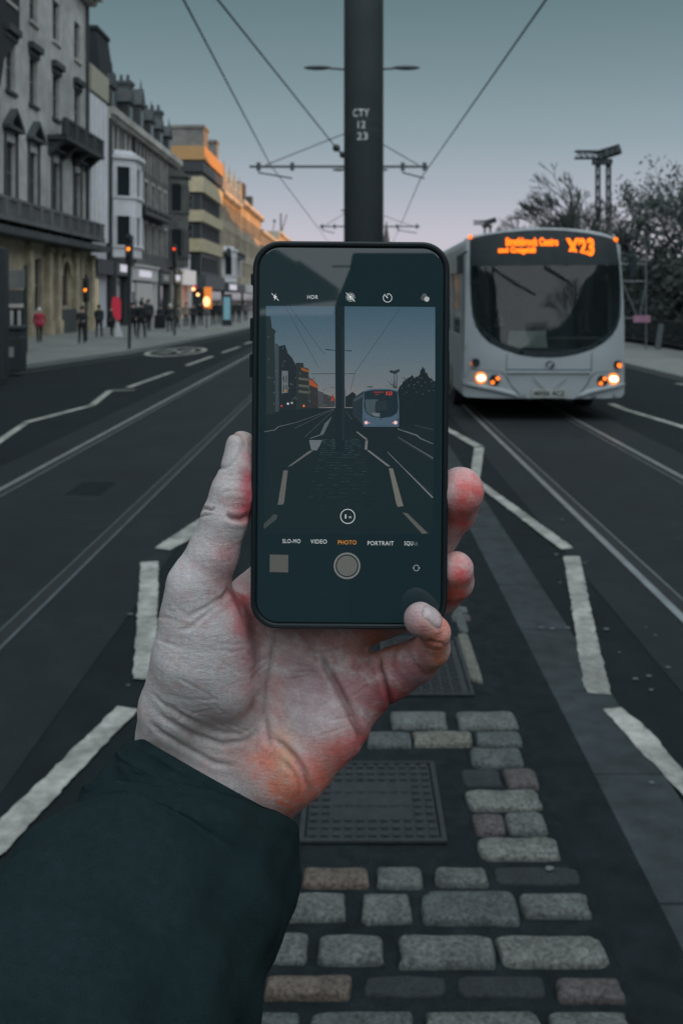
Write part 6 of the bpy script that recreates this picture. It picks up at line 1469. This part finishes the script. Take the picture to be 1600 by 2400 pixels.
tree(tx_(1436, 40), 40, 8.9, 'bare tree behind the bus whose branches sweep up to the left', 3, lean=(-.75, 0), spread=.46, depth=7, r0=.20, first=.24)
tree(tx_(1400, 50), 50, 9.4, 'bare tree standing by the tall mast', 8, lean=(-.35, 0), spread=.5, depth=7, r0=.2, first=.22)
tree(tx_(1475, 58), 58, 9.6, 'bare upright tree right of the tall mast', 12, lean=(-.1, 0), spread=.5, depth=7, r0=.2, first=.22)
tree(tx_(1345, 74), 74, 10.5, 'spreading bare tree low over the bus roof', 15, lean=(-.7, 0), spread=.5, depth=7, r0=.2, first=.22)
tree(tx_(1550, 44), 44, 8.1, 'dense leafy tree at the right edge, sky showing through its middle', 21, spread=.5, depth=6, r0=.16, leaves=1150, leafr=.11, first=.27, name='leafy_tree')
tree(tx_(1500, 50), 50, 6.9, 'leafy tree between the bus and the one at the right edge', 27, lean=(.05, 0), spread=.55, depth=6, r0=.15, leaves=700, leafr=.11, first=.25, name='leafy_tree')
tree(tx_(1625, 42), 42, 7.4, 'leafy tree cut by the right edge', 33, spread=.5, depth=6, r0=.16, leaves=1000, leafr=.11, first=.27, name='leafy_tree')
for k, (x_, y_, h_) in enumerate(((10.5, -9, 11), (12.5, -19, 12), (10.8, -34, 12))): tree(x_, y_, h_, ['bare tree behind the photographer, mirrored in the windscreen', 'second tree behind the photographer', 'third tree behind the photographer'][k], 60+k, spread=.55, depth=6, r0=.25, first=.24)
tree(tx_(1260, 120), 120, 9, 'distant bare tree left above the bus', 41, lean=(-.2, 0), spread=.6, depth=6, r0=.2, first=.22)
tree(tx_(1010, 200), 200, 11, 'small far tree on the skyline right of the pole', 43, spread=.6, depth=5, r0=.3, leaves=700, leafr=.4, first=.22, name='leafy_tree')
# hedge: leaf clumps over a dark core
def hedge(x0, x1, y0, y1, h, label, seed, n):
    rs2 = random.Random(seed); o = empty('hedge', ((x0+x1)/2, (y0+y1)/2, .1), label, 'hedge'); c_ = MB(); lb = MB(); cx, cy = (x0+x1)/2, (y0+y1)/2
    c_.box(x0-cx+.35, x1-cx-.35, y0-cy+.35, y1-cy-.35, 0, h-.5); c_.build('core', M_leaf, o, bevel=.3)
    for i in range(n):
        y = rs2.uniform(y0, y1); hh = h+.45*math.sin(y*.9+seed)+.3*math.sin(y*2.3)
        if rs2.random() < .5: x = rs2.uniform(x0, x1); z = hh+rs2.gauss(-.1, .25)
        else: x = x0+rs2.gauss(.15, .2); z = rs2.uniform(.1, hh)
        a = Vector((rs2.gauss(0, 1), rs2.gauss(0, 1), rs2.gauss(0, 1))).normalized(); b2 = a.orthogonal().normalized(); s_ = rs2.uniform(.08, .2); p = Vector((x-cx, y-cy, max(z, .05)))
        lb.quad([p-a*s_, p-b2*s_*.6, p+a*s_, p+b2*s_*.6])
    lb.build('leaves', M_leaf, o)
hedge(12.0, 14.5, 14, 40, 3.2, 'dark hedge and shrubs behind the right pavement', 2, 9000)
hedge(12.2, 14.6, 40.5, 110, 4.0, 'long dark bank of shrubs receding behind the bus', 6, 9000)
# railings and temporary fence
t_ = empty('railing', (11.3, 30, .12), 'dark iron railing along the back of the right pavement', 'railing'); mb = MB(); mb.box(-.03, .03, -20, 40, .95, 1.0); mb.box(-.03, .03, -20, 40, .15, .2); mb.build('rails', M_post, t_)
mb = MB(); [mb.box(-.012, .012, -20+k*.16, -20+k*.16+.024, .201, .949) for k in range(250)]; mb.build('bars', M_post, t_)
t_ = empty('site_fence', (tx_(1490, 36), 36, .12), 'open steel frame with a leaning brace beside the bus', 'fence'); M_fn = mat('fence_steel', (.10, .12, .125), rough=.6); mb = MB()
for a, b2 in (((-.9, 0, 0), (-.9, 0, 4.2)), ((.35, 0, 0), (.35, 0, 3.6)), ((-.9, 0, 3.0), (.35, 0, 3.0)), ((-.5, 0, 2.4), (.35, 0, 2.4)), ((-.5, 0, 2.4), (.1, 0, 1.0)), ((.35, 0, 2.3), (.1, 0, 1.0)), ((-.9, 0, 1.1), (.35, 0, 1.1))): mb.tube([a, b2], .03, n=5)
mb.build('frame', M_fn, t_); mb = MB(); mb.box(-.1, .5, -.04, .0, .95, 1.2); mb.build('pink_notice', mat('pink_notice', (.30, .16, .24), rough=.8), t_); mb = MB(); mb.prism([(.65, 0, -.1), (.85, 0, -.1), (.98, 0, .9), (.80, 0, .9)], (0, .05, 0)); mb.build('brace', M_fn, t_)
# cars parked far down the right carriageway are hidden by the bus; a pale yellow-green bus stop flag shows beside its flank
t_ = empty('stop_sign', (tx_(1066, 40), 40, 0), 'yellow green bus stop flag seen between the phone and the bus', 'sign'); mb = MB(); mb.tube([(0, 0, 0), (0, 0, 3.2)], .04); mb.build('post', M_post, t_); mb = MB(); mb.box(-.22, .25, -.03, .03, 2.0, 3.1); mb.build('flag', mat('sign_green', (.30, .42, .10)), t_)
# ---------------------------------------------------------------- the photographer's jacket behind the lens: the dark shape mirrored in the phone
mb = MB(); mb.ball((.100, -.15, 1.825), (.098, .085, .118), 24, 16); mb.tube([(.09, -.17, 1.76), (.08, -.19, 1.60)], [.075, .09], n=20)
mb.ball((.07, -.22, 1.33), (.255, .135, .32), 28, 18); mb.ball((.07, -.22, 1.55), (.24, .11, .09), 24, 14)
jk = mb.build('jacket', M_sleeve, hand, smooth=True)

D_ = .74; op = [(826, 592), (820, 628), (786, 712), (766, 800), (1085, 800), (1085, 600), (1075, 592)]
mb = MB(); mb.prism([((x-CX)/F*D_, -.034, H-(y-CY)/F*D_) for x, y in op], (0, -.035, 0)); o = mb.build('camera_body', M_sleeve, bevel=.003)
o.name = 'hand_camera'; tag(o, 'black camera at the photographer\'s eye, mirrored as a dark shape in the phone', 'camera')
